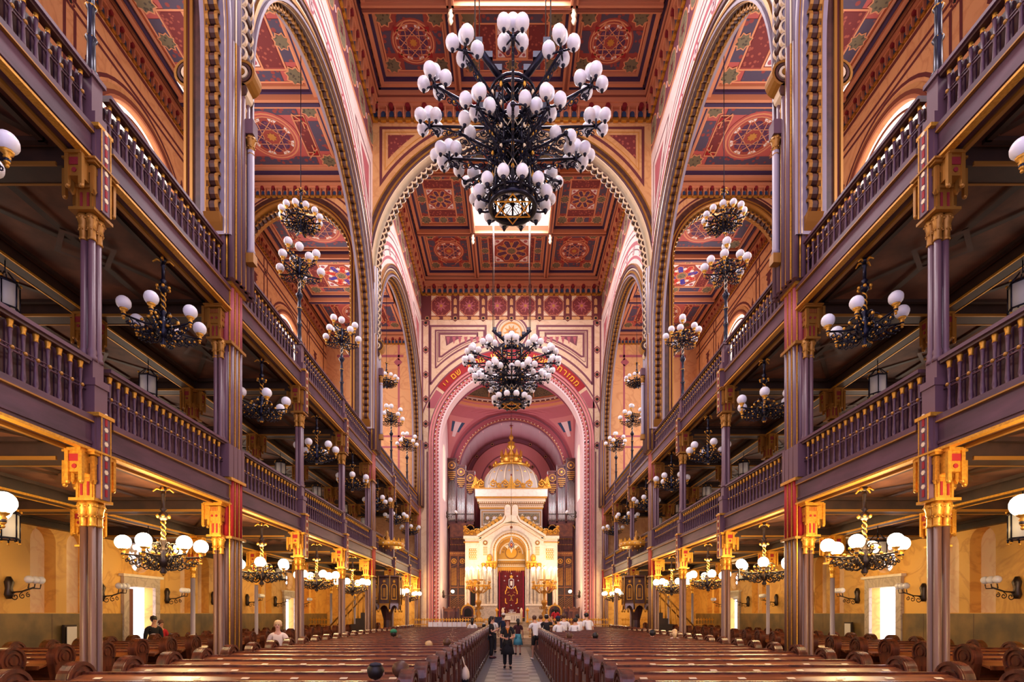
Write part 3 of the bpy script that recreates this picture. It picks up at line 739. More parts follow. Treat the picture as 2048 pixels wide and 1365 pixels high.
# inscription ground
a0, a1 = R(37), R(143)
mb.flat(F, arc(0, hs_, 6.02, a0, a1, 48)+arc(0, hs_, 5.4, a1, a0, 48), n, 'scarlet')
for rr in (5.38, 6.06): mb.strip(F, arc(0, hs_, rr, R(10), R(170), 56) if rr < 6 else arc(0, hs_, rr, R(16), R(164), 56), .09, n+.002, 'plum_violet')
for sg in (-1, 1):
    mb.flat(F, ([(sg*5.45*cos(R(t)), hs_+5.45*sin(R(t))) for t in (35, 30, 24)]+[(sg*5.95*cos(R(t)), hs_+5.95*sin(R(t))) for t in (22, 28, 35)])[::-sg], n, 'rose')
    # nested frames of the spandrels
    for k, (q, wd) in enumerate(((0, .13), (.42, .1), (.58, .04), (.72, .12))):
        P = [(sg*x, z) for x, z in [( (6.45+q)*cos(R(t)), hs_+(6.45+q)*sin(R(t))) for t in range(24, 80, 3)]]
        xm = 5.25-q*.8; zt = 20.55-q*.7; xi = 1.35+q*.9
        P = [p for p in P if xi < abs(p[0]) < xm and p[1] < zt]
        if len(P) > 2: mb.strip(F, [(sg*xm, P[0][1])]+P+[(P[-1][0], zt), (sg*xm, zt)], wd, n, 'plum_violet', True)
    P = [(sg*x, z) for x, z in [((7.55)*cos(R(t)), hs_+7.55*sin(R(t))) for t in range(56, 76, 3)]]
    P = [p for p in P if abs(p[0]) < 4.3 and p[1] < 19.9]
    J = P+[(P[-1][0], 19.9)]+[(sg*4.3, 19.9)]
    mb.flat(F, J[::sg], n, 'plum_violet')
    for i in range(7): leaf(mb, F, sg*(4.1-.38*i), 19.85 , .38, -1, n+.003, 'rose')
    # border column of stars
    x = sg*5.55
    for dx in (-.22, .22): mb.flat(F, rect(x+dx-.05, x+dx+.05, 12.5, 20.9), n, 'plum_violet')
    for z in (20.75, 19.0, 17.4, 15.8, 14.2, 12.8): dot_star(mb, F, x, z, .17, n+.003, 'plum_violet')
# round medallion over the arch
for rr, m in ((1.1, 'plum_violet'), (.98, 'cream'), (.9, 'plum_violet'), (.86, 'cream'), (.72, 'ochre'), (.6, 'cream')):
    mb.flat(F, circ(0, 20.1, rr, 28), n+.004*(1.2-rr), m)
mb.flat(F, star(0, 20.1, .55, .3, 10), n+.006, 'ochre'); mb.flat(F, rect(-.18, .18, 19.85, 20.25), n+.01, 'plum_violet')
# frieze of octagons
mb.flat(F, rect(-5.85, 5.85, 20.95, 22.75), n+.010, 'plum')
for i in range(6):
    u = -4.55+i*1.82; v = 21.85; q = .62
    oct_ = [(u+q*cos(pi/8+k*pi/4)*1.08, v+q*sin(pi/8+k*pi/4)*1.08) for k in range(8)]
    mb.flat(F, rect(u-.68, u+.68, v-.68, v+.68), n+.012, 'ceil_deep'); mb.strip(F, oct_, .03, n+.016, 'ceil_line', True)
    mb.flat(F, star(u, v, .42, .16, 8), n+.016, 'rose'); mb.flat(F, star(u, v, .14, .07, 6), n+.02, 'ochre')
    for k in range(4):
        a = pi/4+k*pi/2; mb.flat(F, [(u+.64*(1 if cos(a) > 0 else -1), v+.64*(1 if sin(a) > 0 else -1)), (u+.30*(1 if cos(a) > 0 else -1), v+.64*(1 if sin(a) > 0 else -1)), (u+.64*(1 if cos(a) > 0 else -1), v+.30*(1 if sin(a) > 0 else -1))], n+.017, 'cream')
    for vv in (21.05, 22.6):
        for du in (-.38, .38): mb.flat(F, [(u+du-.26, vv-.1), (u+du+.2, vv-.1), (u+du+.3, vv), (u+du+.2, vv+.1), (u+du-.26, vv+.1)], n+.014, 'cream_warm')
        dot_star(mb, F, u+.91, vv, .15, n+.014, 'plum', 'cream_warm')
        if i == 0: dot_star(mb, F, u-.91, vv, .15, n+.014, 'plum', 'cream_warm')
    for vv in (21.55, 22.1): 
        mb.flat(F, [(u+.91-.1, vv-.2), (u+.91+.1, vv-.2), (u+.91+.1, vv+.15), (u+.91, vv+.25), (u+.91-.1, vv+.15)], n+.014, 'cream_warm')
# lower jambs in yellow marble with frames
for sg in (-1, 1):
    mb.flat(F, rect(*sorted((sg*5.42, sg*5.5)), .5, 12.4), n, 'plum_violet'); mb.flat(F, rect(*sorted((sg*5.98, sg*6.05)), .5, 12.4), n, 'plum_violet')
struct(mb.build('wall_east'))
mb = MB(); cornice(mb, F, -5.85, 5.85, H_NAVE-1.25, 1.04); struct(mb.build('trim_7'))

# ---- chancel, pendentives, dome, apse
mb = MB(); a_ = 4.8; y0, y1 = 35.9, 41.2; yc = (y0+y1)/2; hz = 12.6
ay = (y1-y0)/2
for s in (-1, 1):
    F = F_side(s, a_)
    hole = [(yc-.75, 10.0), (yc+.75, 10.0)]+arc(yc, 13.2, .75, 0, pi, 12)
    mb.plate(F, [rect(y0-.1, 46, .4, 17.5), hole], -.3, 0, 'pale_rose')
    mb.flat(F, hole, -.25, 'window_pane')
    for z in (6, 8.5, 11.0): mb.prism(F, rect(y0, y0+.25, z, z+.5), 0, .05, 'rose')
struct(mb.build('wall_chancel'))
mb = MB()
K = 14
for sx in (-1, 1):
    for sy in (-1, 1):
        # pendentive of an ellipsoidal vault over the square
        G = []
        for j in range(K+1):
            z = a_*j/K; r = sqrt(max(2*a_*a_-z*z, 0)); lo = acos(min(1, a_/r)); row = []
            for i in range(9):
                t = lo+(pi/2-2*lo)*i/8
                x, y = r*cos(t), r*sin(t); row.append((sx*x, yc+sy*y*(ay/a_), hz+z))
            G.append(mb.pts(row))
        for j in range(K):
            for i in range(8):
                mm = 'rose' if (i in (0, 7) or j > K-3) else ('navy' if (i in (2, 5) and j in (9, 10)) else 'pink')
                if i in (3, 4) and j in (8, 9, 10): mm = 'pale_rose'
                mb.face((G[j]+i, G[j]+i+1, G[j+1]+i+1, G[j+1]+i), mm, False)
struct(mb.build('ceiling'))
mb = MB()
Z0 = hz+a_
ey = ay/a_
def ering(r0, z0, r1, z1, m, k=48):
    r0, r1 = r0*1.04, r1*1.04
    P = mb.pts([(r0*cos(2*pi*i/k), yc+r0*ey*sin(2*pi*i/k), z0) for i in range(k)]+[(r1*cos(2*pi*i/k), yc+r1*ey*sin(2*pi*i/k), z1) for i in range(k)])
    for i in range(k): mb.face((P+i, P+(i+1) % k, P+k+(i+1) % k, P+k+i), m)
pr = [(4.62, 0, 'pink'), (4.55, .1, 'ceil_line'), (4.5, .3, 'rose'), (4.35, .35, 'ceil_line'), (4.35, .5, 'plum_violet'), (4.42, .62, 'chalk'), (4.42, .75, 'plum_violet'), (4.5, .8, 'ceil_line'), (4.5, .9, 'cornice')]
for (ra, za, m), (rb, zb, _) in zip(pr, pr[1:]): ering(ra, Z0+za, rb, Z0+zb, m)
for k in range(60):
    a = 2*pi*k/60; mb.ball((4.36*cos(a), yc+4.36*ey*sin(a), Z0+.55), .07, 'gilt_white', 6, 4)
rows = ['olive', 'red_leaf', 'cream_warm', 'ceil_pink', 'red_leaf', 'cream_warm', 'olive', 'rose']
for j in range(8):
    t0, t1 = pi/2*j/8, pi/2*(j+1)/8
    ering(4.5*cos(t0), Z0+.9+3.6*sin(t0), 4.5*max(cos(t1), .001), Z0+.9+3.6*sin(t1), rows[j])
for k in range(16):
    a = 2*pi*k/16
    P = [(4.42*cos(t)*cos(a), yc+4.42*ey*cos(t)*sin(a), Z0+.9+3.52*sin(t)) for t in [pi/2*i/8 for i in range(8)]]
    mb.tube(P, .05, 'ceil_line', 4)
struct(mb.build('ceiling'))
# back arch and apse
F = F_front(y1); mb = MB(); Rb = 3.9
A = [(Rb*cos(pi-pi*i/40), hz+Rb*sin(pi-pi*i/40)) for i in range(41)]
O = [(4.84*cos(pi-pi*i/40), hz+4.84*sin(pi-pi*i/40)) for i in range(41)]
mb.plate(F, [[(-4.84, .5)]+O+[(4.84, .5), (Rb, .5)]+A[::-1]+[(-Rb, .5)]], -.4, 0, 'rose')
for r0, r1, n1, m in ((3.9, 4.02, .12, 'plum_violet'), (4.02, 4.1, .05, 'ceil_line'), (4.25, 4.32, .05, 'rose'), (4.5, 4.6, .08, 'plum_violet')):
    arch_band(mb, F, 0, hz, r0, r1, 0, n1, m, stilt=9, seg=40)
for k in range(46):
    a = pi*(k+.5)/46; mb.prism(F, circ(4.14*cos(a), hz+4.14*sin(a), .045, 6), 0, .1, 'gilt_white')
for k in range(16):                                            # vaulted reveal of the apse
    a, b = pi*k/16, pi*(k+1)/16
    mb.poly([(3.9*cos(a), y1, hz+3.9*sin(a)), (3.9*cos(b), y1, hz+3.9*sin(b)), (3.9*cos(b), 45, hz+3.9*sin(b)), (3.9*cos(a), 45, hz+3.9*sin(a))], 'plum_violet')
for s in (-1, 1): mb.poly([(s*3.9, y1, .5), (s*3.9, y1, hz), (s*3.9, 45, hz), (s*3.9, 45, .5)], 'rose')
struct(mb.build('wall_chancel'))
F = F_front(45); mb = MB(); wz = 12.7
win = [(-1.75, wz-.6), (1.75, wz-.6)]+arc(0, wz, 1.75, 0, pi, 20)
mb.plate(F, [rect(-4.8, 4.8, .5, 17.8), win], -.3, 0, 'pink')
mb.flat(F, win, -.25, 'window_pane')
for r0, r1, n1, m in ((1.75, 1.95, .06, 'pale_rose'), (2.0, 2.1, .03, 'plum_violet'), (2.1, 2.45, .01, 'pink'), (2.45, 2.55, .03, 'plum_violet'), (3.45, 3.52, .03, 'plum'), (3.52, 3.8, .02, 'plum_violet')):
    arch_band(mb, F, 0, wz, r0, r1, 0, n1, m, stilt=11, seg=32)
for k in range(7):
    a = pi*(k+.5)/7; dot_star(mb, F, 3.66*cos(a), wz+3.66*sin(a), .13, .03); 
    if k in (1, 5): dot_star(mb, F, 2.27*cos(a), wz+2.27*sin(a), .13, .03)
for a in [pi*k/8 for k in range(1, 8)]: mb.strip(F, [(0, wz), (1.7*cos(a), wz+1.7*sin(a))], .05, -.2, 'plum_violet')
struct(mb.build('wall_apse'))

# ---- gilded letters of the inscription
FONT_LETTERS = [(139.2, '\u05d9'), (136.6, '\u05d9'), (131.2, '\u05dd'), (127.2, '\u05e9'),
                (119.5, '\u05dc'), (116.2, '\u05dc'), (113.2, '\u05d4'), (109.6, '\u05de'), (103.0, '\u05d5'), (100.4, '\u05d0'), (96.6, '\u05d5'), (94.2, '\u05d1'), (90.6, '\u05de'),
                (84.2, '\u05d3'), (80.6, '\u05e2'), (74.0, '\u05e9'), (70.2, '\u05de'), (66.4, '\u05e9'),
                (56.6, '\u05d7'), (52.6, '\u05e8'), (49.6, '\u05d6'), (46.4, '\u05de'), (42.2, '\u05de')]
ins = empty('inscription', (0, YW-.03, hs_))
tag(ins, 'gilded Hebrew inscription curving over the red band of the sanctuary arch', 'inscription')
for deg, ch in FONT_LETTERS:
    cu = bpy.data.curves.new('letter', 'FONT'); cu.body = ch; cu.size = .52; cu.align_x = 'CENTER'; cu.extrude = .015; cu.offset = .008
    cu.materials.append(M['brass_glow'])
    tmp = bpy.data.objects.new('tmp', cu); COL.objects.link(tmp); bpy.context.view_layer.update()
    me = bpy.data.meshes.new_from_object(tmp.evaluated_get(bpy.context.evaluated_depsgraph_get())); bpy.data.objects.remove(tmp)
    o = bpy.data.objects.new('letter', me); COL.objects.link(o); o.parent = ins
    a = R(deg); o.location = (5.53*cos(a), 0, 5.53*sin(a)); o.rotation_euler = (pi/2, 0, 0)
    o.rotation_euler = (pi/2, -(a-pi/2), 0)
# ================================================================== GALLERIES
for s in (-1, 1):
    for lv, (zt, zb) in enumerate(((4.5, 4.3), (8.6, 8.38))):
        mb = MB(); xa, xb = sorted((s*6.08, s*11.98))
        mb.box(xa, xb, YB, YW-.02, zb, zt, 'coffer')
        for i in range(len(N)-1):
            y0, y1 = N[i], N[i+1]
            for (u0, u1) in ((6.3, 8.85), (9.15, 11.9)):      # recessed panels with crossed battens
                a, b = sorted((s*u0, s*u1))
                mb.box(a+.1, b-.1, y0+.25, y0+.33, zb-.06, zb, 'beam'); mb.box(a+.1, b-.1, y1-.33, y1-.25, zb-.06, zb, 'beam')
                mb.box(a+.1, a+.18, y0+.3, y1-.3, zb-.06, zb, 'beam'); mb.box(b-.18, b-.1, y0+.3, y1-.3, zb-.06, zb, 'beam')
                ym = (y0+y1)/2; xm = (a+b)/2
                F = F_ceil(zb)
                mb.strip(F, [(a+.2, y0+.4), (b-.2, y1-.4)], .1, .03, 'beam'); mb.strip(F, [(a+.2, y1-.4), (b-.2, y0+.4)], .1, .03, 'beam')
                mb.strip(F, [(xm, y0+.4), (xm, y1-.4)], .12, .05, 'beam')
                mb.strip(F, [(xm-.5, ym), (xm, ym-.5), (xm+.5, ym), (xm, ym+.5)], .08, .06, 'brown_wood', True)
        for y in N:
            mb.box(*sorted((s*6.1, s*12.0)), y-.16, y+.16, zb-.26, zb, 'beam')
            for e in (-.17, .17): mb.box(*sorted((s*6.35, s*11.9)), y+e-.015, y+e+.015, zb-.27, zb-.22, 'gold_dark')
        for x in (9.0,):
            mb.box(*sorted((s*(x-.13), s*(x+.13))), YB, YW-.1, zb-.24, zb, 'beam')
            for e in (-.14, .14): mb.box(*sorted((s*(x+e-.014), s*(x+e+.014))), YB, YW-.1, zb-.25, zb-.21, 'gold')
        mb.box(*sorted((s*11.8, s*12.0)), YB, YW-.1, zb-.2, zb, 'beam')
        struct(mb.build('floor'))

# ---- balustrades
def baluster_mesh(name, h):
    mb = MB()
    mb.lathe([(.035, 0), (.035, .03), (.022, .05), (.032, .12*h), (.026, .2*h), (.018, .44*h), (.03, .47*h), (.03, .52*h), (.018, .55*h), (.024, .78*h), (.03, .82*h)], 'mauve_wood', (0, 0, 0), 8)
    mb.lathe([(.03, .82*h), (.024, .86*h), (.036, .93*h), (.038, h)], 'gold', (0, 0, 0), 8)
    return mb.build(name)
protoB = {0: baluster_mesh('baluster', .76), 1: baluster_mesh('baluster', .76)}
PROTO = list(protoB.values())
def balustrade(s, lv, i):
    y0, y1 = N[i], N[i+1]
    big0 = .34 if i in (3, 6) else .13; big1 = .34 if i+1 in (3, 6) else .13
    if i+1 == 9: big1 = .3
    a, b = y0+big0, y1-big1
    zf, zb_, zr = (4.16, 4.66, 5.42) if lv == 0 else (8.2, 8.66, 9.42)
    near = ['above the rear pews', 'above the second', 'beside the nearest slender column', 'just before the first great pier', 'just beyond the first great pier', 'midway between the great piers',
            'just before the second great pier', 'just beyond the second great pier', 'above the pulpit stairs', 'next to the sanctuary wall'][i]
    t = empty('gallery_balustrade', (s*5.98, (y0+y1)/2, zf))
    tag(t, '%s %s gallery balustrade with gilt-topped balusters, %s bay counted from the sanctuary' % (SIDE[s], ('lower', 'upper')[lv], ORD[8-i]), 'balustrade', '%s gallery balustrades on the %s' % (('lower', 'upper')[lv], SIDE[s]))
    L = (b-a)/2
    m = MB()   # local: x towards aisle is +s
    X = lambda n0, n1: sorted((s*n0, s*n1))
    m.box(*X(-.08, .08), -L, L, 0.04, .42, 'mauve_wood')
    m.box(*X(-.12, .08), -L, L, .42, .5, 'mauve_wood')
    m.box(*X(-.1, .0), -L, L, .10, .14, 'mauve_wood')
    o = m.build('fascia', t)
    m = MB(); m.box(*X(-.13, -.02), -L, L, 0, .035, 'gold'); m.box(*X(-.125, -.08), -L, L, .40, .42, 'gold_dark'); m.box(*X(.1, .16), -L, L, -.02, .03, 'gold_dark')
    m.build('gilt_trim', t)
    m = MB(); m.box(*X(-.09, .07), -L, L, zr-zf-.0, zr-zf+.05, 'mauve_wood'); m.box(*X(-.06, .04), -L, L, zr-zf-.04, zr-zf, 'brown_wood')
    m.build('handrail', t)
    m = MB(); m.tube([(0, -L, .5+.37), (0, L, .5+.37)], .014, 'mauve_wood', 5); m.tube([(0, -L, .5+.42), (0, L, .5+.42)], .010, 'mauve_wood', 5)
    K = int(round((b-a)/.178)); p = (b-a)/K
    for k in range(K): m.ball((-s*.025, -L+(k+.5)*p, .5+.395), .028, 'gold_dark', 6, 4)
    m.build('beaded_rail', t)
    m = MB(); m.box(*X(.13, .16), -L, L, .4, zr-zf+.0, 'brown_wood')
    for k in range(K+1): m.box(*X(.11, .13), -L+k*p-.03, -L+k*p+.03, .45, zr-zf, 'mauve_wood')
    m.build('back_panel', t)
    if i >= 6:
        m = MB()
        for k in range(K):
            c = (0, -L+(k+.5)*p, .5)
            m.lathe([(.035, 0), (.022, .1), (.018, .33), (.03, .37), (.018, .42), (.028, .6)], 'mauve_wood', c, 5); m.lathe([(.028, .62), (.036, .7), (.036, .76)], 'gold', c, 5)
        m.build('baluster', t)['kind'] = 'stuff'
    else:
        for k in range(K): put(protoB[lv], (0, -L+(k+.5)*p, .5), t, name='baluster')
for s in (-1, 1):
    for lv in (0, 1):
        for i in range(1, 9): balustrade(s, lv, i)

# ---- cast-iron columns
def console(mb, c, z0, z1, wd, arms, m='gold', red='scarlet'):
    """gilded bracket box on top of a capital: ledge, narrow lower box, wide pendant upper box"""
    x, y = c; h = z1-z0
    mb.cbox((x, y, z0+.02), (wd*1.0, wd*1.0, .04), m)
    mb.cbox((x, y, z0+h*.25), (wd*.62, wd*.62, h*.5), m)
    mb.cbox((x, y, z0+h*.68), (wd*.80, wd*.80, h*.42), m)
    mb.cbox((x, y, z1-h*.06), (wd*1.12, wd*1.12, h*.05), m); mb.cbox((x, y, z1-h*.02), (wd*1.28, wd*1.28, h*.04), m)
    for ax, ay in ((1, 0), (-1, 0), (0, 1), (0, -1)):
        e = wd*.41; f = wd*.32
        F = lambda u, v, n, ax=ax, ay=ay: (x+ax*n+ay*u, y+ay*n+ax*u, v)
        mb.prism(F, rect(-wd*.3, wd*.3, z0+h*.76, z0+h*.87), e-.01, e+.006, red)
        for k in range(6): mb.prism(F, rect(-wd*.28+k*wd*.105-.005, -wd*.28+k*wd*.105+.012, z0+h*.75, z0+h*.88), e, e+.012, m)
        for sg in (-1, 1):
            mb.prism(F, circ(sg*wd*.15, z0+h*.62, wd*.08, 7), e-.01, e+.008, red)
            mb.prism(F, rect(sg*wd*.36-.022, sg*wd*.36+.022, z0+h*.40, z0+h*.9), e-.02, e+.014, m)
            mb.prism(F, [(sg*wd*.36-.03, z0+h*.42), (sg*wd*.36, z0+h*.34), (sg*wd*.36+.03, z0+h*.42)], e-.02, e+.02, m)
            mb.prism(F, rect(sg*wd*.13-.016, sg*wd*.13+.016, z0+h*.12, z0+h*.4), f-.012, f+.006, red)
            mb.prism(F, rect(sg*wd*.27-.015, sg*wd*.27+.015, z0+.03, z0+h*.5), f-.012, f+.014, m)
    for ax, ay in arms:                                        # side consoles carrying the beams
        cx, cy = x+ax*wd*.62, y+ay*wd*.62
        mb.cbox((cx, cy, z0+h*.74), (wd*.4 if ax else wd*.5, wd*.4 if ay else wd*.5, h*.42), m)
        mb.cbox((cx, cy, z1-h*.03), (wd*.62, wd*.62, h*.06), m)
        for q in (-1, 1):
            px, py = cx+ay*q*wd*.26+ax*wd*.2, cy+ax*q*wd*.26+ay*wd*.2
            mb.cbox((px, py, z0+h*.66), (.05, .05, h*.62), m); mb.ball((px, py, z0+h*.34), .035, m, 6, 4)
        F = lambda u, v, n: (cx+ax*n+ay*u, cy+ay*n+ax*u, v)
        mb.prism(F, rect(-wd*.18, wd*.18, z0+h*.74, z0+h*.88), wd*.2-.01, wd*.2+.012, red)
        mb.prism(F, circ(0, z0+h*.64, wd*.09, 8), wd*.2-.01, wd*.2+.012, red)
def capital(mb, c, z0, z1, r, m='gold'):
    h = z1-z0
    mb.lathe([(r*.8, 0), (r*.95, h*.05), (r*.8, h*.12), (r*.82, h*.45), (r*1.05, h*.5), (r*.95, h*.6), (r*1.25, h*.78), (r*1.3, h*.9), (r*1.1, h)], m, (c[0], c[1], z0), 8)
    for k in range(8):
        a = k*pi/4; mb.ball((c[0]+r*1.2*cos(a), c[1]+r*1.2*sin(a), z0+h*.82), r*.3, m, 6, 4); mb.ball((c[0]+r*.95*cos(a+.4), c[1]+r*.95*sin(a+.4), z0+h*.4), r*.22, m, 5, 3)
def shafts(mb, c, z0, z1, off, r, m, k=4, rot=pi/4):
    for j in range(k):
        a = rot+j*2*pi/k
        cx, cy = c[0]+off*cos(a)*sqrt(2), c[1]+off*sin(a)*sqrt(2)
        mb.lathe([(r*1.5, 0), (r*1.5, .05), (r*1.15, .09), (r*1.4, .13), (r, .18), (r*.96, z1-z0)], m, (cx, cy, z0), 8)
def nave_column(s, i):
    y = N[i]; t = empty('iron_column', (s*6.0, y, 0))
    tag(t, 'slender clustered iron column with gilt capitals in the %s nave row, %s before the sanctuary' % (SIDE[s], ORD[8-i]), 'column', 'slender columns of the %s nave row' % SIDE[s])
    m = MB(); m.cbox((0, 0, .12), (.44, .44, .24), 'shaft_brown'); m.cbox((0, 0, .27), (.36, .36, .06), 'shaft_brown'); m.build('base', t)
    m = MB(); shafts(m, (0, 0), .3, 3.16, .058, .05, 'shaft_brown'); m.cbox((0, 0, 1.7), (.1, .1, 2.9), 'brown_wood'); m.build('lower_shaft', t)
    m = MB()
    for q in ((.06, .06), (.06, -.06), (-.06, .06), (-.06, -.06)): capital(m, q, 3.12, 3.47, .062)
    m.cbox((0, 0, 3.3), (.1, .1, .34), 'scarlet'); m.build('lower_capital', t)
    m = MB(); console(m, (0, 0), 3.47, 4.16, .36, ((0, 1), (0, -1), (s, 0))); m.build('lower_bracket', t)
    m = MB()                                                    # patterned strip on the nave side
    def strip_(z0, z1):
        m.cbox((-s*.17, 0, (z0+z1)/2), (.08, .17, z1-z0), 'iron_shaft')
        F = lambda u, v, n: (-s*(.21+n), u, v)
        k = int((z1-z0)/.19)
        for j in range(k):
            z = z0+(j+.5)*(z1-z0)/k
            m.prism(F, rect(-.02, .02, z-.05, z+.05), 0, .008, 'scarlet'); m.prism(F, circ(0, z+.095, .035, 6), 0, .01, 'gilt_white')
        for u in (-.085, .085): m.prism(F, rect(u-.008, u+.008, z0, z1), 0, .008, 'gold')
    strip_(3.5, 4.7); m.build('ornamental_strip', t); m = MB(); strip_(7.55, 8.7); m.build('ornamental_strip', t)
    m = MB(); m.cbox((0, 0, 4.62), (.28, .24, .95), 'iron_shaft'); m.cbox((-s*.04, 0, 4.68), (.37, .3, .05), 'gold'); m.cbox((0, 0, 5.14), (.32, .27, .1), 'iron_shaft'); m.cbox((0, 0, 5.3), (.2, .2, .36), 'iron_shaft')
    m.build('lower_post', t)
    m = MB(); shafts(m, (0, 0), 5.45, 7.2, .055, .045, 'iron_shaft'); m.cbox((0, 0, 6.3), (.09, .09, 1.7), 'iron_shaft'); m.build('upper_shaft', t)
    m = MB()
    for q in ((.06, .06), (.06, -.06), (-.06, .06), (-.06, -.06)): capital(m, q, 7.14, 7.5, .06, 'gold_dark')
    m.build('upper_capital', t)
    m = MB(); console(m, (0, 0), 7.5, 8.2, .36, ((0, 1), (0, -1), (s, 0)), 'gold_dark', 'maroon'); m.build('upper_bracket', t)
    m = MB(); m.cbox((0, 0, 8.55), (.28, .22, .76), 'iron_shaft'); m.cbox((-s*.04, 0, 8.72), (.34, .28, .05), 'gold'); m.cbox((0, 0, 9.15), (.17, .2, .6), 'iron_shaft'); m.cbox((0, 0, 9.46), (.24, .26, .06), 'iron_shaft')
    m.build('upper_post', t)
for s in (-1, 1):
    for i in (2, 4, 5, 7, 8): nave_column(s, i)

def great_pier(s, i):
    y = N[i]; t = empty('great_pier', (s*5.86, y, 0)); last = i == 9
    tag(t, 'bundled gilded pier on the %s of the nave, %s' % (SIDE[s], {3: 'nearest and widest', 6: 'the middle one', 9: 'against the sanctuary wall'}[i]), 'pier', 'great piers of the nave')
    dz = -.35 if last else 0
    def core(m, z0, z1, ma='iron_shaft', rib=True):
        g = 'shaft_grey' if z0 > 9 else ma
        if z0 < 8.75:
            c = s*.14
            m.box(c-.11, c+.11, -.2+dz, .2+dz, z0, z1, ma)
            for j, (u, v) in enumerate(((-s*.11, -.17), (-s*.11, 0), (-s*.11, .17), (-s*.03, -.22), (s*.09, -.22), (-s*.03, .22), (s*.09, .22))):
                m.lathe([(.055, 0), (.055, z1-z0)], g, (c+u, v+dz, z0), 8)
            for u, v in ((-s*.14, -.085), (-s*.14, .085), (-s*.11, -.235), (s*.03, -.26), (-s*.03, .26)):
                m.box(c+u-.011, c+u+.011, v-.011+dz, v+.011+dz, z0, z1, 'gold')
            return
        m.box(-.15, .17, -.36+dz, .36+dz, z0, z1, ma)
        for j, (u, v) in enumerate(((-s*.17, -.28), (-s*.17, -.1), (-s*.17, .1), (-s*.17, .28), (-s*.1, -.41), (s*.06, -.41), (-s*.1, .41), (s*.06, .41))):
            m.lathe([(.06, 0), (.06, z1-z0)], g if j % 2 else ma, (u, v+dz, z0), 8)
        if rib:
            for u, v in ((-s*.18, -.19), (-s*.18, 0), (-s*.17, -.37), (-s*.02, -.44), (s*.13, -.42), (-s*.02, .44)):
                m.box(u-.012, u+.012, v-.012+dz, v+.012+dz, z0, z1, 'gold' if z0 < 9 else 'gilt_white')
    m = MB(); m.box(s*.14-.22, s*.14+.22, -.34+dz, .32+dz, 0, .5, 'shaft_brown'); m.box(s*.14-.19, s*.14+.19, -.31+dz, .29+dz, .5, .6, 'gold_dark'); m.build('base', t)
    m = MB(); core(m, .6, 3.45, 'shaft_brown'); shafts(m, (s*.2, -.32+dz), .3, 3.2, .05, .045, 'shaft_brown'); m.build('lower_shaft', t)
    m = MB(); core(m, 3.5, 4.68, 'scarlet'); m.build('red_panel', t)
    m = MB()
    for q in ((s*.14, -.36+dz), (s*.26, -.36+dz), (s*.26, -.26+dz)): capital(m, q, 3.12, 3.47, .062)
    m.box(s*.14-.19, s*.14+.19, -.32+dz, .3+dz, 3.45, 3.5, 'gold_dark'); m.box(s*.14-.19, s*.14+.19, -.32+dz, .3+dz, 4.66, 4.72, 'gold'); m.build('lower_capital', t)
    m = MB(); console(m, (s*.24, -.32+dz), 3.47, 4.16, .3, ((s, 0),)); m.build('lower_bracket', t)
    m = MB(); core(m, 4.7, 7.52); shafts(m, (s*.2, -.32+dz), 5.4, 7.2, .05, .04, 'iron_shaft')
    m.box(s*.14-.16, s*.14+.16, -.36+dz, .28+dz, 4.72, 5.4, 'iron_shaft'); m.build('middle_shaft', t)
    m = MB()
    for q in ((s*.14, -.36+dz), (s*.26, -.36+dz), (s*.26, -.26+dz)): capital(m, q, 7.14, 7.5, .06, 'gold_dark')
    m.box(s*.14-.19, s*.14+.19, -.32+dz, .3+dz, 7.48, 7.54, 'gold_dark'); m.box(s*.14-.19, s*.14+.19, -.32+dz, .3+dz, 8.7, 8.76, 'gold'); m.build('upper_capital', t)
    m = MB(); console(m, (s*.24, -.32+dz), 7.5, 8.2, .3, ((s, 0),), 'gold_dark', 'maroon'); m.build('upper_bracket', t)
    m = MB(); core(m, 7.54, 8.74, 'rose'); m.build('rose_panel', t)
    m = MB(); core(m, 8.76, 13.6 if not last else 12.9)
    if not last:
        m.lathe([(.07, 0), (.09, .05), (.07, .1), (.07, 2.2)], 'shaft_grey', (-s*.3, 0, 9.5), 8); m.cbox((-s*.3, 0, 9.4), (.18, .18, .2), 'gold_dark')
        capital(m, (-s*.3, 0), 11.6, 12.0, .08, 'gold_dark'); m.cbox((-s*.3, 0, 12.15), (.18, .22, .3), 'iron_shaft')
    m.build('upper_shaft', t)
    if not last:
        m = MB(); core(m, 13.6, 16.4, 'shaft_grey'); m.build('vaulting_shaft', t)
for s in (-1, 1):
    for i in (3, 6, 9): great_pier(s, i)

def aisle_column(s, i):
    y = N[i]; t = empty('aisle_column', (s*9.0, y, 0))
    tag(t, 'thin iron post with gilt brackets standing mid-aisle under the %s gallery, %s before the sanctuary' % (SIDE[s], ORD[8-i]), 'column', 'thin posts under the %s gallery' % SIDE[s])
    m = MB(); m.cbox((0, 0, .15), (.3, .3, .3), 'shaft_brown'); m.build('base', t)
    m = MB(); m.lathe([(.09, .3), (.07, .4), (.062, .5), (.058, 2.95)], 'shaft_grey', (0, 0, 0), 10); m.build('lower_shaft', t)
    m = MB(); capital(m, (0, 0), 2.9, 3.3, .075); console(m, (0, 0), 3.3, 4.06, .34, ((0, 1), (0, -1), (1, 0), (-1, 0))); m.build('lower_bracket', t)
    m = MB(); m.lathe([(.09, 4.5), (.07, 4.6), (.058, 7.0)], 'iron_shaft', (0, 0, 0), 10); m.build('upper_shaft', t)
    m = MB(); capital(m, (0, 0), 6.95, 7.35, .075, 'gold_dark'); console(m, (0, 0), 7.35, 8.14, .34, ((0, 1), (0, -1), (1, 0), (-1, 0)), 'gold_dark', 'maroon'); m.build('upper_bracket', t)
for s in (-1, 1):
    for i in (3, 4, 5, 6, 7, 8): aisle_column(s, i)

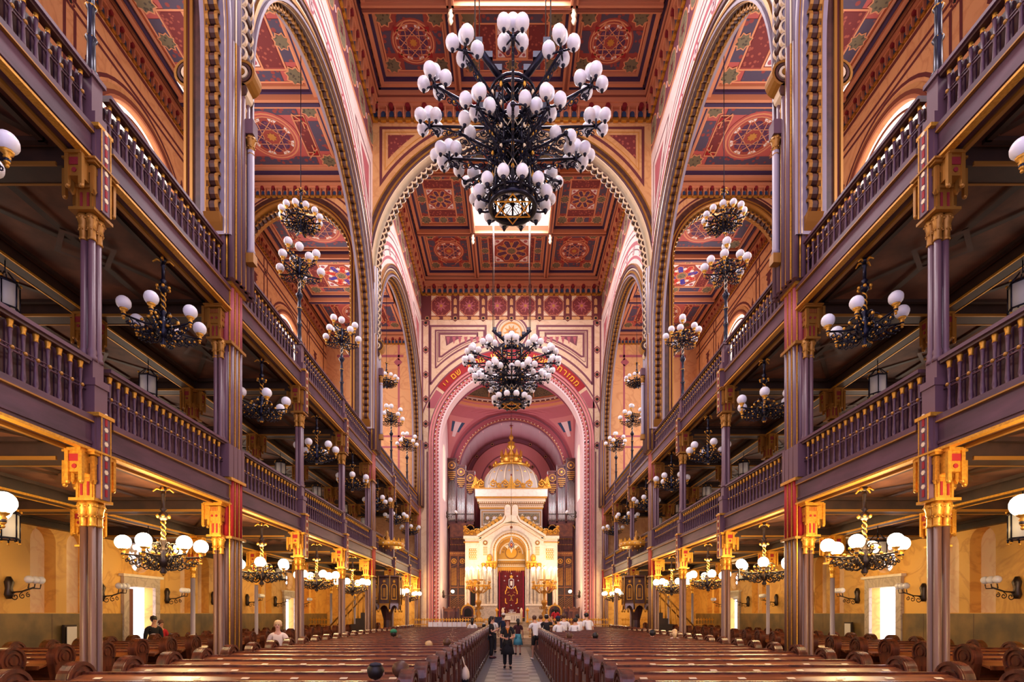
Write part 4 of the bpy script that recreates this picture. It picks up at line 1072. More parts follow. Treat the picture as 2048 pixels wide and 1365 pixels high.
# ================================================================== PEWS
def end_mesh(H, wd, tall):
    """pew end: profile in y-z, thickness along x, scroll-topped with turned rosette"""
    mb = MB(); F = lambda u, v, n: (n, u, v); r = wd/2
    if tall:
        prof = [(-r*1.15, 0), (r*1.15, 0), (r*1.15, .14), (r*.8, .2), (r*.8, H*.45), (r*.62, H*.56), (r, H-r*1.5)]+arc(0, H-r, r, 0, pi, 20)+[(-r, H-r*1.5), (-r*.62, H*.56), (-r*.8, H*.45), (-r*.8, .2), (-r*1.15, .14)]
    else:
        prof = [(-r*1.1, 0), (r*1.1, 0), (r*1.1, .12), (r*.9, .16), (r, H-r)]+arc(0, H-r, r, 0, pi, 20)+[(-r, H-r), (-r*.9, .16), (-r*1.1, .12)]
    mb.prism(F, prof, -.055, .055, 'pew_dark')
    for sg in (-1, 1):
        for k, (a, b, hh) in enumerate(((r*.98, r*.80, .075), (r*.62, r*.48, .07), (r*.32, .001, .075))):
            n0, n1 = sg*.05, sg*hh
            O = circ(0, H-r, a, 16)
            if b > .01:
                mb.prism(F, arc(0, H-r, a, -pi/5, pi*1.2, 16)+arc(0, H-r, b, pi*1.2, -pi/5, 16), min(n0, n1), max(n0, n1), 'pew_dark')
            else: mb.prism(F, O, min(n0, n1), max(n0, n1), 'pew_dark')
        for u in (-r*.45, 0, r*.45): mb.prism(F, rect(u-.018, u+.018, .2, H-2.2*r), min(sg*.05, sg*.07), max(sg*.05, sg*.07), 'pew_dark')
        if tall:
            n0, n1 = sg*.05, sg*.07
            mb.prism(F, arc(0, H*.40, r*.55, 0, pi, 10)+arc(0, H*.40, r*.38, pi, 0, 10), min(n0, n1), max(n0, n1), 'pew_dark')
    return mb
E_AISLE = end_mesh(1.33, .42, False).build('pew_end'); E_TALL = end_mesh(1.43, .40, True).build('pew_end'); E_LOW = end_mesh(1.33, .46, False).build('pew_end')
PROTO += [E_AISLE, E_TALL, E_LOW]
def rows_mesh(kind, L):
    m = MB()
    if kind == 'backrest': m.box(0, L, -.02, .02, .42, 1.12, 'pew'); m.box(0, L, -.03, .03, .9, .95, 'pew_dark'); m.box(0, L, -.035, .035, .1, .2, 'pew_dark')
    if kind == 'seat': m.box(0, L, -.02, .4, .42, .46, 'pew')
    if kind == 'book_ledge':
        F = lambda u, v, n: (n, u, v)
        m.prism(F, [(-.34, 1.06), (.03, 1.15), (.03, 1.18), (-.34, 1.09)], 0, L, 'pew'); m.box(0, L, -.36, -.33, 1.05, 1.11, 'pew_dark'); m.box(0, L, .0, .07, 1.16, 1.2, 'pew_dark')
    if kind == 'book_box': m.box(0, L, -.3, -.02, .78, .80, 'pew_dark'); m.box(0, L, -.3, -.27, .8, .86, 'pew_dark')
    return m.build(kind)
RM = {}
for L in (4.0, 3.05):
    for k in ('backrest', 'seat', 'book_ledge', 'book_box'): RM[(k, L)] = rows_mesh(k, L); PROTO.append(RM[(k, L)])
m = MB(); m.cbox((0, 0, 0), (.085, .05, .006), 'plate'); PLATE = m.build('number_plate'); PROTO.append(PLATE)
def pew(x0, L, y, e0, e1, label, group, plates):
    t = empty('pew', (x0, y, 0)); tag(t, label, 'pew', group)
    for k in ('backrest', 'seat', 'book_ledge', 'book_box'): put(RM[(k, L)], (0, 0, 0), t, name=k)
    put(e0, (-.06, .0, 0), t, name='pew_end'); put(e1, (L+.06, .0, 0), t, name='pew_end')
    for k in range(plates):
        o = put(PLATE, ((k+.5)*L/plates+.03, -.17, 1.148), t, name='number_plate'); o.rotation_euler = (math.atan(.09/.37), 0, 0)
YP = [8.2+.88*k for k in range(-4, 24)]
YP = [y for y in YP if y < 29.2]
for j, y in enumerate(YP):
    for s in (-1, 1):
        x0 = 1.17 if s > 0 else -1.17-4.0
        e0, e1 = (E_AISLE, E_LOW) if s > 0 else (E_LOW, E_AISLE)
        pew(x0, 4.0, y, e0, e1, 'polished wooden pew in the %s block of the nave, %s row from the camera' % (SIDE[s], ORD[j]), 'pews of the %s nave block' % SIDE[s], 7)
YS = [y for y in YP if y > 6.6]
for j, y in enumerate(YS):
    for s in (-1, 1):
        x0 = 7.15 if s > 0 else -7.15-3.05
        e0, e1 = (E_TALL, E_LOW) if s > 0 else (E_LOW, E_TALL)
        if 24.0 < y+.25 < 25.9: continue
        pew(x0, 3.05, y+.25, e0, e1, 'wooden pew with tall rosette end under the %s gallery, %s row from the camera' % (SIDE[s], ORD[j]), 'pews under the %s gallery' % SIDE[s], 4 if y < 20 else 0)
# ================================================================== LIGHT FITTINGS
def globe_proto(r, m, lit=False):
    mb = MB()
    mb.ball((0, 0, 0), r, m, 14, 9)
    return mb.build('globe')
def cup_proto(r):
    mb = MB(); mb.lathe([(r*.1, -r*2.1), (r*.28, -r*1.9), (r*.12, -r*1.7), (r*.35, -r*1.45), (r*.2, -r*1.3), (r*.5, -r*1.05), (r*.6, -r*.84)], 'gold', (0, 0, 0), 8)
    return mb.build('globe_holder')
G_BIG = globe_proto(.165, 'globe'); G_UN = globe_proto(.115, 'globe'); G_LIT = globe_proto(.125, 'globe_lit'); CUP = cup_proto(.115)
PROTO += [G_BIG, G_UN, G_LIT, CUP]
def spiral(mb, F, c, r0, turns, a0, sg, m, rad=.012, k=14):
    P = []
    for i in range(k+1):
        t = i/k; a = a0+sg*turns*2*pi*t; r = r0*(1-.82*t); P.append(F(c[0]+r*cos(a), c[1]+r*sin(a)))
    mb.tube(P, rad, m, 4)
def arm_proto(L, z_up, m='iron', scroll=True):
    """arm along +x from the stem to a globe holder at x = L"""
    mb = MB(); F = lambda u, v: (u, 0, v)
    mb.tube([(0, 0, 0), (L*.5, 0, -.02), (L, 0, 0), (L, 0, z_up)], .018, m, 6)
    mb.ball((L, 0, 0), .035, m, 8, 5); mb.ball((L, 0, -.06), .022, 'gold', 6, 4)
    if scroll:
        for q, rr in ((.28, .13), (.5, .11), (.7, .08), (.85, .05)):
            spiral(mb, F, (L*q, -.03-rr), rr, 1.3, pi/2, 1, m); spiral(mb, F, (L*q+rr*.6, -.05-rr*1.2), rr*.7, 1.1, pi, -1, m, .010, 10)
            mb.ball((L*q, 0, -.03-rr), .022, 'gold', 6, 4)
        for q in (.25, .55): mb.ball((L*q, 0, .02), .03, 'gold', 6, 4)
    return mb.build('arm')
ARM_G = arm_proto(.58, .08, 'iron_brown'); ARM_U = arm_proto(.58, .08, 'iron'); PROTO += [ARM_G, ARM_U]
def stem_proto(L, m):
    mb = MB()
    for k in range(4):
        a = k*pi/2+.4; mb.tube([(0, 0, -.06), (.1*cos(a), .1*sin(a), -.03), (.16*cos(a), .16*sin(a), -.09)], [.02, .022, .012], 'gold', 5)
    mb.lathe([(.05, 0), (.06, -.05), (.03, -.08)], m, seg=10)
    mb.lathe([(.03, -.08), (.045, -.14), (.03, -.16), (.03, -.36), (.06, -.4), (.03, -.43), (.07, -.47), (.1, -.52), (.06, -.57), (.03, -.6)], m, seg=10)
    for k in range(6): a = k*pi/3; mb.ball((.1*cos(a), .1*sin(a), -.52), .03, 'gold', 6, 4)
    mb.lathe([(.028, -.6), (.028, -L)], m, seg=8)
    for q in (0, pi): mb.tube([(.034*cos(q+i*.9), .034*sin(q+i*.9), -.6-(L-.6)*i/12) for i in range(13)], .014, 'gold', 4)
    return mb.build('stem')
def hub_proto(m):
    mb = MB(); mb.lathe([(.03, .3), (.06, .24), (.04, .18), (.1, .1), (.13, .02), (.1, -.06), (.14, -.12), (.06, -.2), (.03, -.24), (.06, -.3), (.02, -.36), (.001, -.38)], m, seg=12)
    F0 = lambda a: (lambda u, v: (u*cos(a), u*sin(a), v))
    for k in range(6):
        a = k*pi/3+pi/6; spiral(mb, F0(a), (.14, .12), .12, 1.2, -pi/2, 1, m, .014); spiral(mb, F0(a), (.2, -.12), .1, 1.2, pi/2, -1, m, .014)
        mb.ball((.22*cos(a), .22*sin(a), .12), .032, 'gold', 6, 4); mb.ball((.13*cos(a), .13*sin(a), -.02), .03, 'gold', 6, 4)
    mb.ball((0, 0, -.33), .04, 'gold', 8, 5)
    return mb.build('hub')
STEM_G = stem_proto(.95, 'iron_brown'); STEM_U = stem_proto(.95, 'iron'); HUB_G = hub_proto('iron_brown'); HUB_U = hub_proto('iron')
PROTO += [STEM_G, STEM_U, HUB_G, HUB_U]
def gallery_chandelier(x, y, z, lit, label, group, rot):
    t = empty('chandelier', (x, y, z)); tag(t, label, 'chandelier', group)
    put(STEM_G if lit else STEM_U, (0, 0, 0), t, name='stem'); put(HUB_G if lit else HUB_U, (0, 0, -1.2), t, name='hub')
    for k in range(6):
        a = rot+k*pi/3; arm = put(ARM_G if lit else ARM_U, (0, 0, -1.22), t, a, 'arm')
        put(G_LIT if lit else G_UN, (.58, 0, .2), arm, name='globe'); put(CUP, (.58, 0, .2), arm, name='globe_holder')
    if lit: point('chandelier_glow', (0, 0, -.75), 150, WARM, .25, t)
MID = [(N[i]+N[i+1])/2 for i in range(1, 9)]
for s in (-1, 1):
    for i in range(1, 9):
        y = (N[i]+N[i+1])/2
        if i != 6: gallery_chandelier(s*6.2, y, 4.14, True, 'lit six-globe chandelier hanging below the %s lower gallery, %s bay counted from the sanctuary' % (SIDE[s], ORD[8-i]), 'lit chandeliers below the %s gallery' % SIDE[s], .3*i+(.2 if s > 0 else 0))
        gallery_chandelier(s*6.2, y, 8.18, False, 'unlit dark iron chandelier hanging below the %s upper gallery, %s bay counted from the sanctuary' % (SIDE[s], ORD[8-i]), 'unlit chandeliers below the %s upper gallery' % SIDE[s], .35*i+.1)
for s in (-1, 1):                                              # the lamps behind the camera's own bay, plus warm aisle fill
    point('entrance_lamp_glow', (s*8, 2.5, 3.2), 110, WARM, .3)
    for y in (9.5, 17.1, 25, 32): point('aisle_fill_glow', (s*10.2, y, 3.3), 60, WARM, .3)  # extra warm fill points along the aisles, no lamp fitting there

# ---- glazed lanterns hanging over the aisles
mb = MB(); r = .2
mb.lathe([(r, -.22), (r, .22)], 'lantern_glass', seg=6); LG = mb.build('glass')
mb = MB()
for k in range(6):
    a = k*pi/3; mb.tube([(r*1.03*cos(a), r*1.03*sin(a), -.28), (r*1.03*cos(a), r*1.03*sin(a), .26)], .012, 'iron', 5)
    mb.ball((r*1.03*cos(a), r*1.03*sin(a), -.3), .022, 'gold', 6, 4); mb.ball((r*1.1*cos(a), r*1.1*sin(a), .27), .025, 'gold', 6, 4)
    mb.tube([(r*cos(a), r*sin(a), .24), (.05*cos(a), .05*sin(a), .42)], .01, 'iron', 4)
for z in (-.22, .22):
    mb.tube([(r*1.03*cos(k*pi/3), r*1.03*sin(k*pi/3), z) for k in range(6)], .018, 'iron', 5, True)
for k in range(12): a = k*pi/6; mb.ball((r*cos(a), r*sin(a), -.245), .02, 'iron', 5, 3)
mb.tube([(0, 0, .4), (0, 0, .62)], .01, 'iron', 5); LF = mb.build('frame')
PROTO += [LG, LF]
for s in (-1, 1):
    for lv, z in ((0, 3.45), (1, 7.52)):
        for i in range(2, 9):
            y = (N[i]+N[i+1])/2
            t = empty('hanging_lantern', (s*9.0, y, z)); tag(t, 'six-sided frosted glass lantern hanging under the %s %s gallery, %s bay counted from the sanctuary' % (SIDE[s], ('lower', 'upper')[lv], ORD[8-i]), 'lantern', '%s lanterns on the %s' % (('ground floor', 'gallery')[lv], SIDE[s]))
            put(LG, (0, 0, 0), t, name='glass'); put(LF, (0, 0, 0), t, name='frame')

# ---- wall brackets with globes
mb = MB(); F = lambda u, v: (u, 0, v)
mb.lathe([(.05, -.25), (.1, -.15), (.07, 0), (.1, .15), (.04, .28)], 'iron_brown', seg=8)
mb.tube([(0, 0, -.1), (.3, 0, -.08), (.6, 0, .02)], .02, 'iron_brown', 6)
for q, rr in ((.15, .1), (.32, .08), (.46, .06)): spiral(mb, F, (q, -.1-rr), rr, 1.3, pi/2, 1, 'iron_brown')
for dy in (-.16, 0, .16): mb.tube([(.5, 0, 0), (.6, dy, .0), (.62, dy, .1)], .014, 'iron_brown', 5)
SB = mb.build('bracket'); PROTO.append(SB)
def sconce(x, y, z, rz, lit, label, group):
    t = empty('wall_sconce', (x, y, z), rz); tag(t, label, 'wall lamp', group)
    put(SB, (0, 0, 0), t, name='bracket')
    for dy in (-.16, 0, .16): put(G_LIT if lit else G_UN, (.62, dy, .2), t, name='globe', sc=(.8, .8, .8))
    if lit: point('sconce_glow', (.62, 0, .5), 60, WARM, .12, t)
for s in (-1, 1):
    for k, y in enumerate((12.8, 15.7, 18.7, 21.6, 24.4, 27.3, 30.3)):
        sconce(s*11.95, y, 2.5, 0 if s < 0 else pi, False, 'unlit iron wall bracket with three globes on the %s outer wall, %s from the camera' % (SIDE[s], ORD[k]), 'wall brackets on the %s outer wall' % SIDE[s])
for s in (-1, 1):
    sconce(s*4.6, 36.6, 3.2, pi if s > 0 else 0, True, 'small lit wall lamp on the %s chancel wall beside the wooden screen' % SIDE[s], 'lit chancel wall lamps')
    sconce(s*4.6, 38.8, 9.0, pi if s > 0 else 0, False, 'small unlit wall lamp high on the %s chancel wall by the organ' % SIDE[s], 'unlit organ wall lamps')

# ---- ring chandeliers hanging in the side arches
def ring_chandelier(s, y, which):
    z = 14.4; t = empty('ring_chandelier', (s*6.7, y, z))
    tag(t, 'ring chandelier with twelve white globes hung on a cable in the %s %s side arch' % (which, SIDE[s]), 'chandelier', 'cable-hung ring chandeliers')
    m = MB(); m.tube([(0, 0, .95), (0, 0, H_AISLE-z)], .012, 'iron', 5); m.build('cable', t)
    put(STEM_U, (0, 0, .95), t, name='stem'); put(HUB_U, (0, 0, -.1), t, name='hub')
    m = MB(); m.tube([(.42*cos(k*pi/12), .42*sin(k*pi/12), -.12) for k in range(24)], .03, 'iron', 6, True)
    for k in range(12): a = k*pi/6; m.ball((.42*cos(a), .42*sin(a), -.2), .035, 'gold', 6, 4)
    m.build('ring', t)
    for k in range(12):
        arm = put(ARM_U, (0, 0, -.1), t, k*pi/6+.1, 'arm'); put(G_UN, (.58, 0, .2), arm, name='globe', sc=(.9, .9, .9)); put(CUP, (.58, 0, .2), arm, name='globe_holder', sc=(.9, .9, .9))
for s in (-1, 1):
    ring_chandelier(s, 17.1, 'nearer'); ring_chandelier(s, 28.9, 'farther')

# ---- candelabra standing on the gallery rail posts
mb = MB()
mb.lathe([(.09, 0), (.1, .05), (.06, .1), (.05, .5), (.08, .55), (.05, .6), (.045, .95), (.075, 1.0), (.045, 1.05), (.04, 1.25), (.08, 1.32), (.1, 1.38), (.05, 1.45), (.035, 1.5), (.035, 1.95)], 'iron', seg=10)
for q in (0, pi): mb.tube([(.04*cos(q+i*.9), .04*sin(q+i*.9), 1.48+.45*i/10) for i in range(11)], .014, 'gilt_white', 4)
for z in (.55, 1.0): mb.lathe([(.06, -.02), (.08, 0), (.06, .02)], 'gold', (0, 0, z), 8)
CST = mb.build('post'); ARM_S = arm_proto(.45, .08, 'iron'); PROTO += [CST, ARM_S]
def rail_candelabrum(s, i):
    t = empty('standing_candelabrum', (s*6.0, N[i], 9.49)); tag(t, 'standing candelabrum with nine globes on the %s upper gallery rail, %s post before the sanctuary' % (SIDE[s], ORD[8-i]), 'candelabrum', 'candelabra on the %s gallery rail' % SIDE[s])
    put(CST, (0, 0, 0), t, name='post'); put(HUB_U, (0, 0, 2.15), t, name='hub')
    for k in range(5):
        arm = put(ARM_U, (0, 0, 2.0), t, k*2*pi/5+.5, 'arm'); put(G_UN, (.58, 0, .2), arm, name='globe'); put(CUP, (.58, 0, .2), arm, name='globe_holder')
    for k in range(3):
        arm = put(ARM_S, (0, 0, 2.4), t, k*2*pi/3+.2, 'arm'); put(G_UN, (.45, 0, .2), arm, name='globe'); put(CUP, (.45, 0, .2), arm, name='globe_holder')
    put(G_UN, (0, 0, 2.75), t, name='globe')
for s in (-1, 1):
    for i in (2, 4, 5, 7, 8): rail_candelabrum(s, i)

# ---- the two great chandeliers of the nave
def big_arm(L, m='iron'):
    mb = MB(); F = lambda u, v: (u, 0, v)
    mb.tube([(0, 0, -.06), (L*.5, 0, -.02), (L, 0, 0)], .035, m, 6)
    k = max(3, int(L/.3))
    for j in range(k):
        q = .18+(L-.3)*j/(k-1)/1.05; rr = .15-.05*j/k
        spiral(mb, F, (q, -.05-rr), rr, 1.4, pi/2, 1, m, .018); spiral(mb, F, (q+rr, -.05-rr*1.4), rr*.8, 1.2, pi, -1, m, .016, 10)
        mb.ball((q, 0, -.05-rr), .035, 'gold' if j % 2 else 'iron', 6, 4)
    mb.tube([(0, 0, -.7), (L*.4, 0, -.35), (L*.85, 0, -.05)], .022, m, 5)
    mb.ball((L, 0, 0), .07, m, 8, 5)
    return mb
def cluster(mb, L, five, m='iron'):
    P = [(0, 0, .36)] if five else []
    R_ = .30
    for k in range(4 if five else 2):
        a = k*pi/2+(pi/4 if five else pi/2); c = (R_*cos(a), R_*sin(a), .12 if five else .14); P.append(c)
        mb.tube([(L, 0, 0), (L+c[0]*.7, c[1]*.7, 0), (L+c[0], c[1], -.02)], .022, m, 5); mb.lathe([(.03, -.22), (.05, -.16), (.07, -.1)], m, (L+c[0], c[1], c[2]), 8)
        mb.ball((L+c[0], c[1], c[2]-.17), .035, m, 6, 4)
    if five: mb.tube([(L, 0, 0), (L, 0, .2)], .03, m, 6)
    return P
def great_chandelier(y, which):
    zb = 13.3; t = empty('great_chandelier', (0, y, zb)); tag(t, 'huge dark iron chandelier with tiers of white globes, the %s one in the nave' % which, 'chandelier', 'great nave chandeliers')
    m = MB(); r = .56                                          # openwork cage
    for k in range(12):
        a = k*pi/6; m.tube([(r*cos(a), r*sin(a), -.15), (r*.85*cos(a), r*.85*sin(a), 1.2), (r*cos(a), r*sin(a), 2.9)], .03, 'iron', 5)
        for z in (.2, .75, 1.3, 1.85, 2.4):
            b = a+pi/12; m.tube([(r*.95*cos(a), r*.95*sin(a), z), (r*.93*cos(b), r*.93*sin(b), z+.22), (r*.95*cos(a+pi/6), r*.95*sin(a+pi/6), z)], .014, 'iron', 4)
            m.tube([(r*.95*cos(a), r*.95*sin(a), z), (r*.93*cos(b), r*.93*sin(b), z-.22), (r*.95*cos(a+pi/6), r*.95*sin(a+pi/6), z)], .014, 'gilt_white' if z in (.75, 1.85) else 'iron', 4)
            Ff = (lambda a: (lambda u, v: ((r+u)*cos(a), (r+u)*sin(a), v)))(a)
            spiral(m, Ff, (.14, z+.1), .13, 1.3, pi, 1, 'iron', .016); spiral(m, Ff, (.12, z-.16), .1, 1.3, pi, -1, 'iron', .016)
        for z in (.45, 1.05, 1.6, 2.2, 2.7): m.ball((r*1.12*cos(a), r*1.12*sin(a), z), .045, 'gold' if (k+int(z*10)) % 2 else 'gilt_white', 6, 4, 1.6)
    for z, rr in ((-.1, .58), (.0, .66), (.5, .52), (1.2, .52), (2.0, .54), (2.75, .6), (2.9, .62)):
        m.tube([(rr*cos(k*pi/12), rr*sin(k*pi/12), z) for k in range(24)], .04, 'iron', 6, True)
    m.tube([(0, 0, .3), (0, 0, 3.6)], .05, 'iron', 8)
    m.build('cage', t)
    m = MB()
    m.tube([(.62*cos(k*pi/12), .62*sin(k*pi/12), -.18) for k in range(24)], .07, 'iron', 6, True)
    for k in range(12): a = k*pi/6; m.tube([(.4*cos(a), .4*sin(a), -.14), (0, 0, -.1)], .014, 'iron', 4)
    m.tube([(.36*cos(k*pi/12), .36*sin(k*pi/12), -.16) for k in range(24)], .02, 'iron', 5, True)
    m.build('bottom_ring', t)
    m = MB()
    for o_ in (0, pi):
        P = [(.56*cos(o_+pi/2+k*2*pi/3), .56*sin(o_+pi/2+k*2*pi/3), -.24) for k in range(3)]
        for k in range(3): m.tube([P[k], P[(k+1) % 3]], .02, 'brass_glow', 5)
    m.build('star', t)
    ring = MB()
    for k in range(12):
        a = k*pi/6+pi/12; ring.tube([(.6*cos(a), .6*sin(a), -.18), (.8*cos(a), .8*sin(a), -.16), (.95*cos(a), .95*sin(a), -.12)], .028, 'iron', 5)
        ring.lathe([(.03, -.24), (.06, -.18), (.08, -.12)], 'iron', (.95*cos(a), .95*sin(a), .06), 8)
    rg = ring.build('globe_ring', t)
    for k in range(12): a = k*pi/6+pi/12; put(G_BIG, (.95*cos(a), .95*sin(a), .07), rg, name='globe')
    protos = {}
    def tier(n, z, L, five, off, el):
        mb = big_arm(L); P = cluster(mb, L, five); key = mb.build('arm'); PROTO.append(key)
        for k in range(n):
            a = off+k*2*pi/n
            arm = put(key, (0, 0, z), t, a, 'arm')
            for c in P:
                put(G_BIG, (L+c[0], c[1], c[2]+.0), arm, name='globe')
    tier(12, 2.05, 2.3, True, pi/2, 0)
    tier(6, 1.15, 1.75, True, pi/2+pi/6, 0)
    tier(6, 1.15, 1.6, False, pi/2, 0)
    m = MB()
    for k in range(4):                                         # heavy beams up to the cables
        a = pi/4+k*pi/2; c, s_ = cos(a), sin(a)
        m.tube([(.1*c, .1*s_, 2.95), (1.38*c, 1.38*s_, 3.3)], .10, 'iron', 4)
        for q in (.35, .62, .9): m.cbox((.1*c+q*1.28*c, .1*s_+q*1.28*s_, 3.08+q*.35), (.2, .2, .16), 'iron')
    m.build('suspension_frame', t)
    m = MB()
    for k in range(4):
        a = pi/4+k*pi/2; c, s_ = cos(a), sin(a)
        m.tube([(1.38*c, 1.38*s_, 3.3), (1.38*c, 1.38*s_, H_NAVE-zb+1.12)], .018, 'iron_brown', 5)
    m.build('cables', t)
great_chandelier(14.9, 'nearer'); great_chandelier(29.0, 'farther')
# ================================================================== SANCTUARY FURNISHINGS
PZ = 1.3                                                       # upper platform height
# ---- the ark
YA = 38.5
t = empty('ark', (0, YA, PZ)); tag(t, 'great white and gold domed marble ark with arched central portal behind the red curtain', 'ark')
Fk = lambda u, v, n: (u, -n, v-PZ)                            # u across, v absolute height, n toward the camera
def bx(m, x0, x1, n0, n1, z0, z1, mt):
    m.box(x0, x1, -n1, -n0, z0-PZ, z1-PZ, mt)
# central block with the deep arched portal
m = MB()
portal = [(-1.0, PZ), (1.0, PZ)]+arc(0, 6.35, 1.0, 0, pi, 20)
out = [(-2.3, PZ), (-1.0, PZ), (-1.0, 6.35)]+arc(0, 6.35, 1.0, pi, 0, 20)[1:]+[(1.0, PZ), (2.3, PZ), (2.3, 7.3), (0.55, 8.35), (-.55, 8.35), (-2.3, 7.3)]
m.plate(Fk, [out], -.8, 0, 'marble_white')
for sg in (-1, 1):                                             # raked cornice
    P = [(sg*2.45, 7.25), (sg*2.45, 7.5), (sg*.66, 8.6), (sg*.5, 8.9), (sg*.0, 8.9), (sg*.0, 8.5), (sg*.5, 8.35)]
    m.prism(Fk, P[::sg], -.3, .16, 'marble_white')
    m.strip(Fk, [(sg*2.35, 7.33), (sg*.6, 8.42), (sg*.42, 8.72), (sg*.42, 8.85)], .05, .17, 'gold_dark')
    m.strip(Fk, [(sg*2.25, 7.1), (sg*.5, 8.2), (0, 8.25)], .025, .015, 'gold')
m.build('central_block', t)
m = MB()                                                       # stepped reveal arches
for r0, r1, n0, n1, mt in ((1.0, 1.08, -.8, .02, 'gold'), (1.08, 1.22, -.6, .1, 'marble_white'), (1.22, 1.3, -.2, .14, 'gold'), (1.3, 1.44, -.2, .1, 'marble_white'), (1.44, 1.52, -.2, .16, 'marble_grey')):
    arch_band(m, Fk, 0, 6.35, r0, r1, n0, n1, mt, stilt=5.2, seg=28)
for k in range(24):
    a = pi*(k+.5)/24; m.prism(Fk, circ(1.26*cos(a), 6.35+1.26*sin(a), .045, 6), .1, .18, 'gold_dark')
m.build('portal_arch', t)
m = MB()                                                       # gilded tympanum
m.plate(Fk, [[(-1.0, 4.6), (1.0, 4.6)]+arc(0, 6.35, 1.0, 0, pi, 20)], -.7, -.6, 'gold')
m.prism(Fk, circ(0, 6.3, .38, 20), -.6, -.52, 'brass_glow'); m.strip(Fk, circ(0, 6.3, .44, 20), .06, -.55, 'gold_dark', True)
arch_band(m, Fk, 0, 6.2, .78, .86, -.6, -.5, 'gilt_white', seg=20)
for k in range(9): a = pi*(k+.5)/9; m.prism(Fk, star(.62*cos(a), 6.25+.62*sin(a), .09, .04, 6), -.6, -.55, 'gold_dark')
for z, h, mt in ((5.72, .1, 'gilt_white'), (5.5, .08, 'gold_dark'), (5.28, .06, 'gilt_white')): bx(m, -.98, .98, -.6, -.48, z, z+h, mt)
for k in range(14):
    u = -.91+k*.14; m.prism(Fk, circ(u, 5.42, .045, 6), -.6, -.52, 'gilt_white'); m.prism(Fk, [(u-.06, 5.2), (u, 4.85), (u+.06, 5.2)], -.6, -.5, 'brass_glow'); m.prism(Fk, circ(u, 5.62, .03, 5), -.6, -.52, 'gold_dark')
m.build('tympanum', t)
for sg in (-1, 1):
    m = MB()                                                   # columns of the portal
    for x, n, r in ((1.18, .12, .09), (1.42, .2, .1), (1.66, .12, .09), (1.98, .12, .13)):
        m.lathe([(r*1.5, 0), (r*1.5, .1), (r*1.1, .2), (r, .3), (r*.95, 2.55 if r < .12 else 2.6)], 'marble_grey', (sg*x, -n, 2.55-PZ), 10)
    m.box(*sorted((sg*1.02, sg*2.28)), -.42, .1, 0, 1.15, 'marble_grey'); m.box(*sorted((sg*.98, sg*2.34)), -.48, .1, 1.15, 1.28, 'marble_white')
    m.box(*sorted((sg*1.06, sg*2.2)), -.05, .1, 1.25, 4.1, 'marble_grey'); m.build('column_cluster', t)
m = MB()
for sg in (-1, 1):
    for x, n in ((1.18, .12), (1.42, .2), (1.66, .12), (1.98, .12)): capital(m, (sg*x, -n), 5.08-PZ, 5.5-PZ, .12)
    bx(m, *sorted((sg*1.04, sg*1.8)), -.1, .3, 5.5, 5.62, 'gold'); m.ball((sg*1.55, -.25, 5.85-PZ), .2, 'gold', 8, 6, 1.4)
m.build('gilt_capitals', t)
m = MB()                                                       # gold ornament on the front
for sg in (-1, 1):
    m.prism(Fk, circ(sg*1.86, 6.95, .17, 14), 0, .05, 'gold_dark'); m.prism(Fk, circ(sg*1.86, 6.95, .08, 8), .05, .08, 'gilt_white')
    for k in range(3):
        for j in range(5): m.prism(Fk, circ(sg*1.86+(k-1)*.1, 6.1+j*.13, .045, 5), 0, .03, 'gold')
m.prism(Fk, circ(0, 8.06, .1, 10), 0, .05, 'gold_dark'); m.prism(Fk, circ(0, 8.06, .06, 8), .05, .08, 'maroon')
for sg in (-1, 1):                                             # leafy cresting up the gable
    for k in range(7):
        q = k/6.5; x, z = sg*(2.35-1.7*q), 7.48+1.1*q
        m.prism(Fk, star(x, z+.2, .24, .13, 5, pi/2), -.05, .03, 'gold'); m.prism(Fk, star(x, z+.42, .1, .05, 4, pi/2), -.05, .03, 'gilt_white')
m.build('gable_cresting', t)
m = MB()                                                       # tablets of the law
for sg in (-1, 1):
    Q = [(sg*.03, 8.9), (sg*.5, 8.9)]+[(sg*(.265+.235*cos(R(a))), 9.45+.24*sin(R(a))) for a in range(0, 181, 30)]
    m.prism(Fk, Q[::sg], .0, .12, 'marble_white'); m.strip(Fk, Q, .03, .125, 'gold_dark', True)
    for k in range(4): m.strip(Fk, [(sg*.12, 9.05+.12*k), (sg*.4, 9.05+.12*k)], .02, .124, 'silver')
m.build('tablets', t)
m = MB()                                                       # side wings
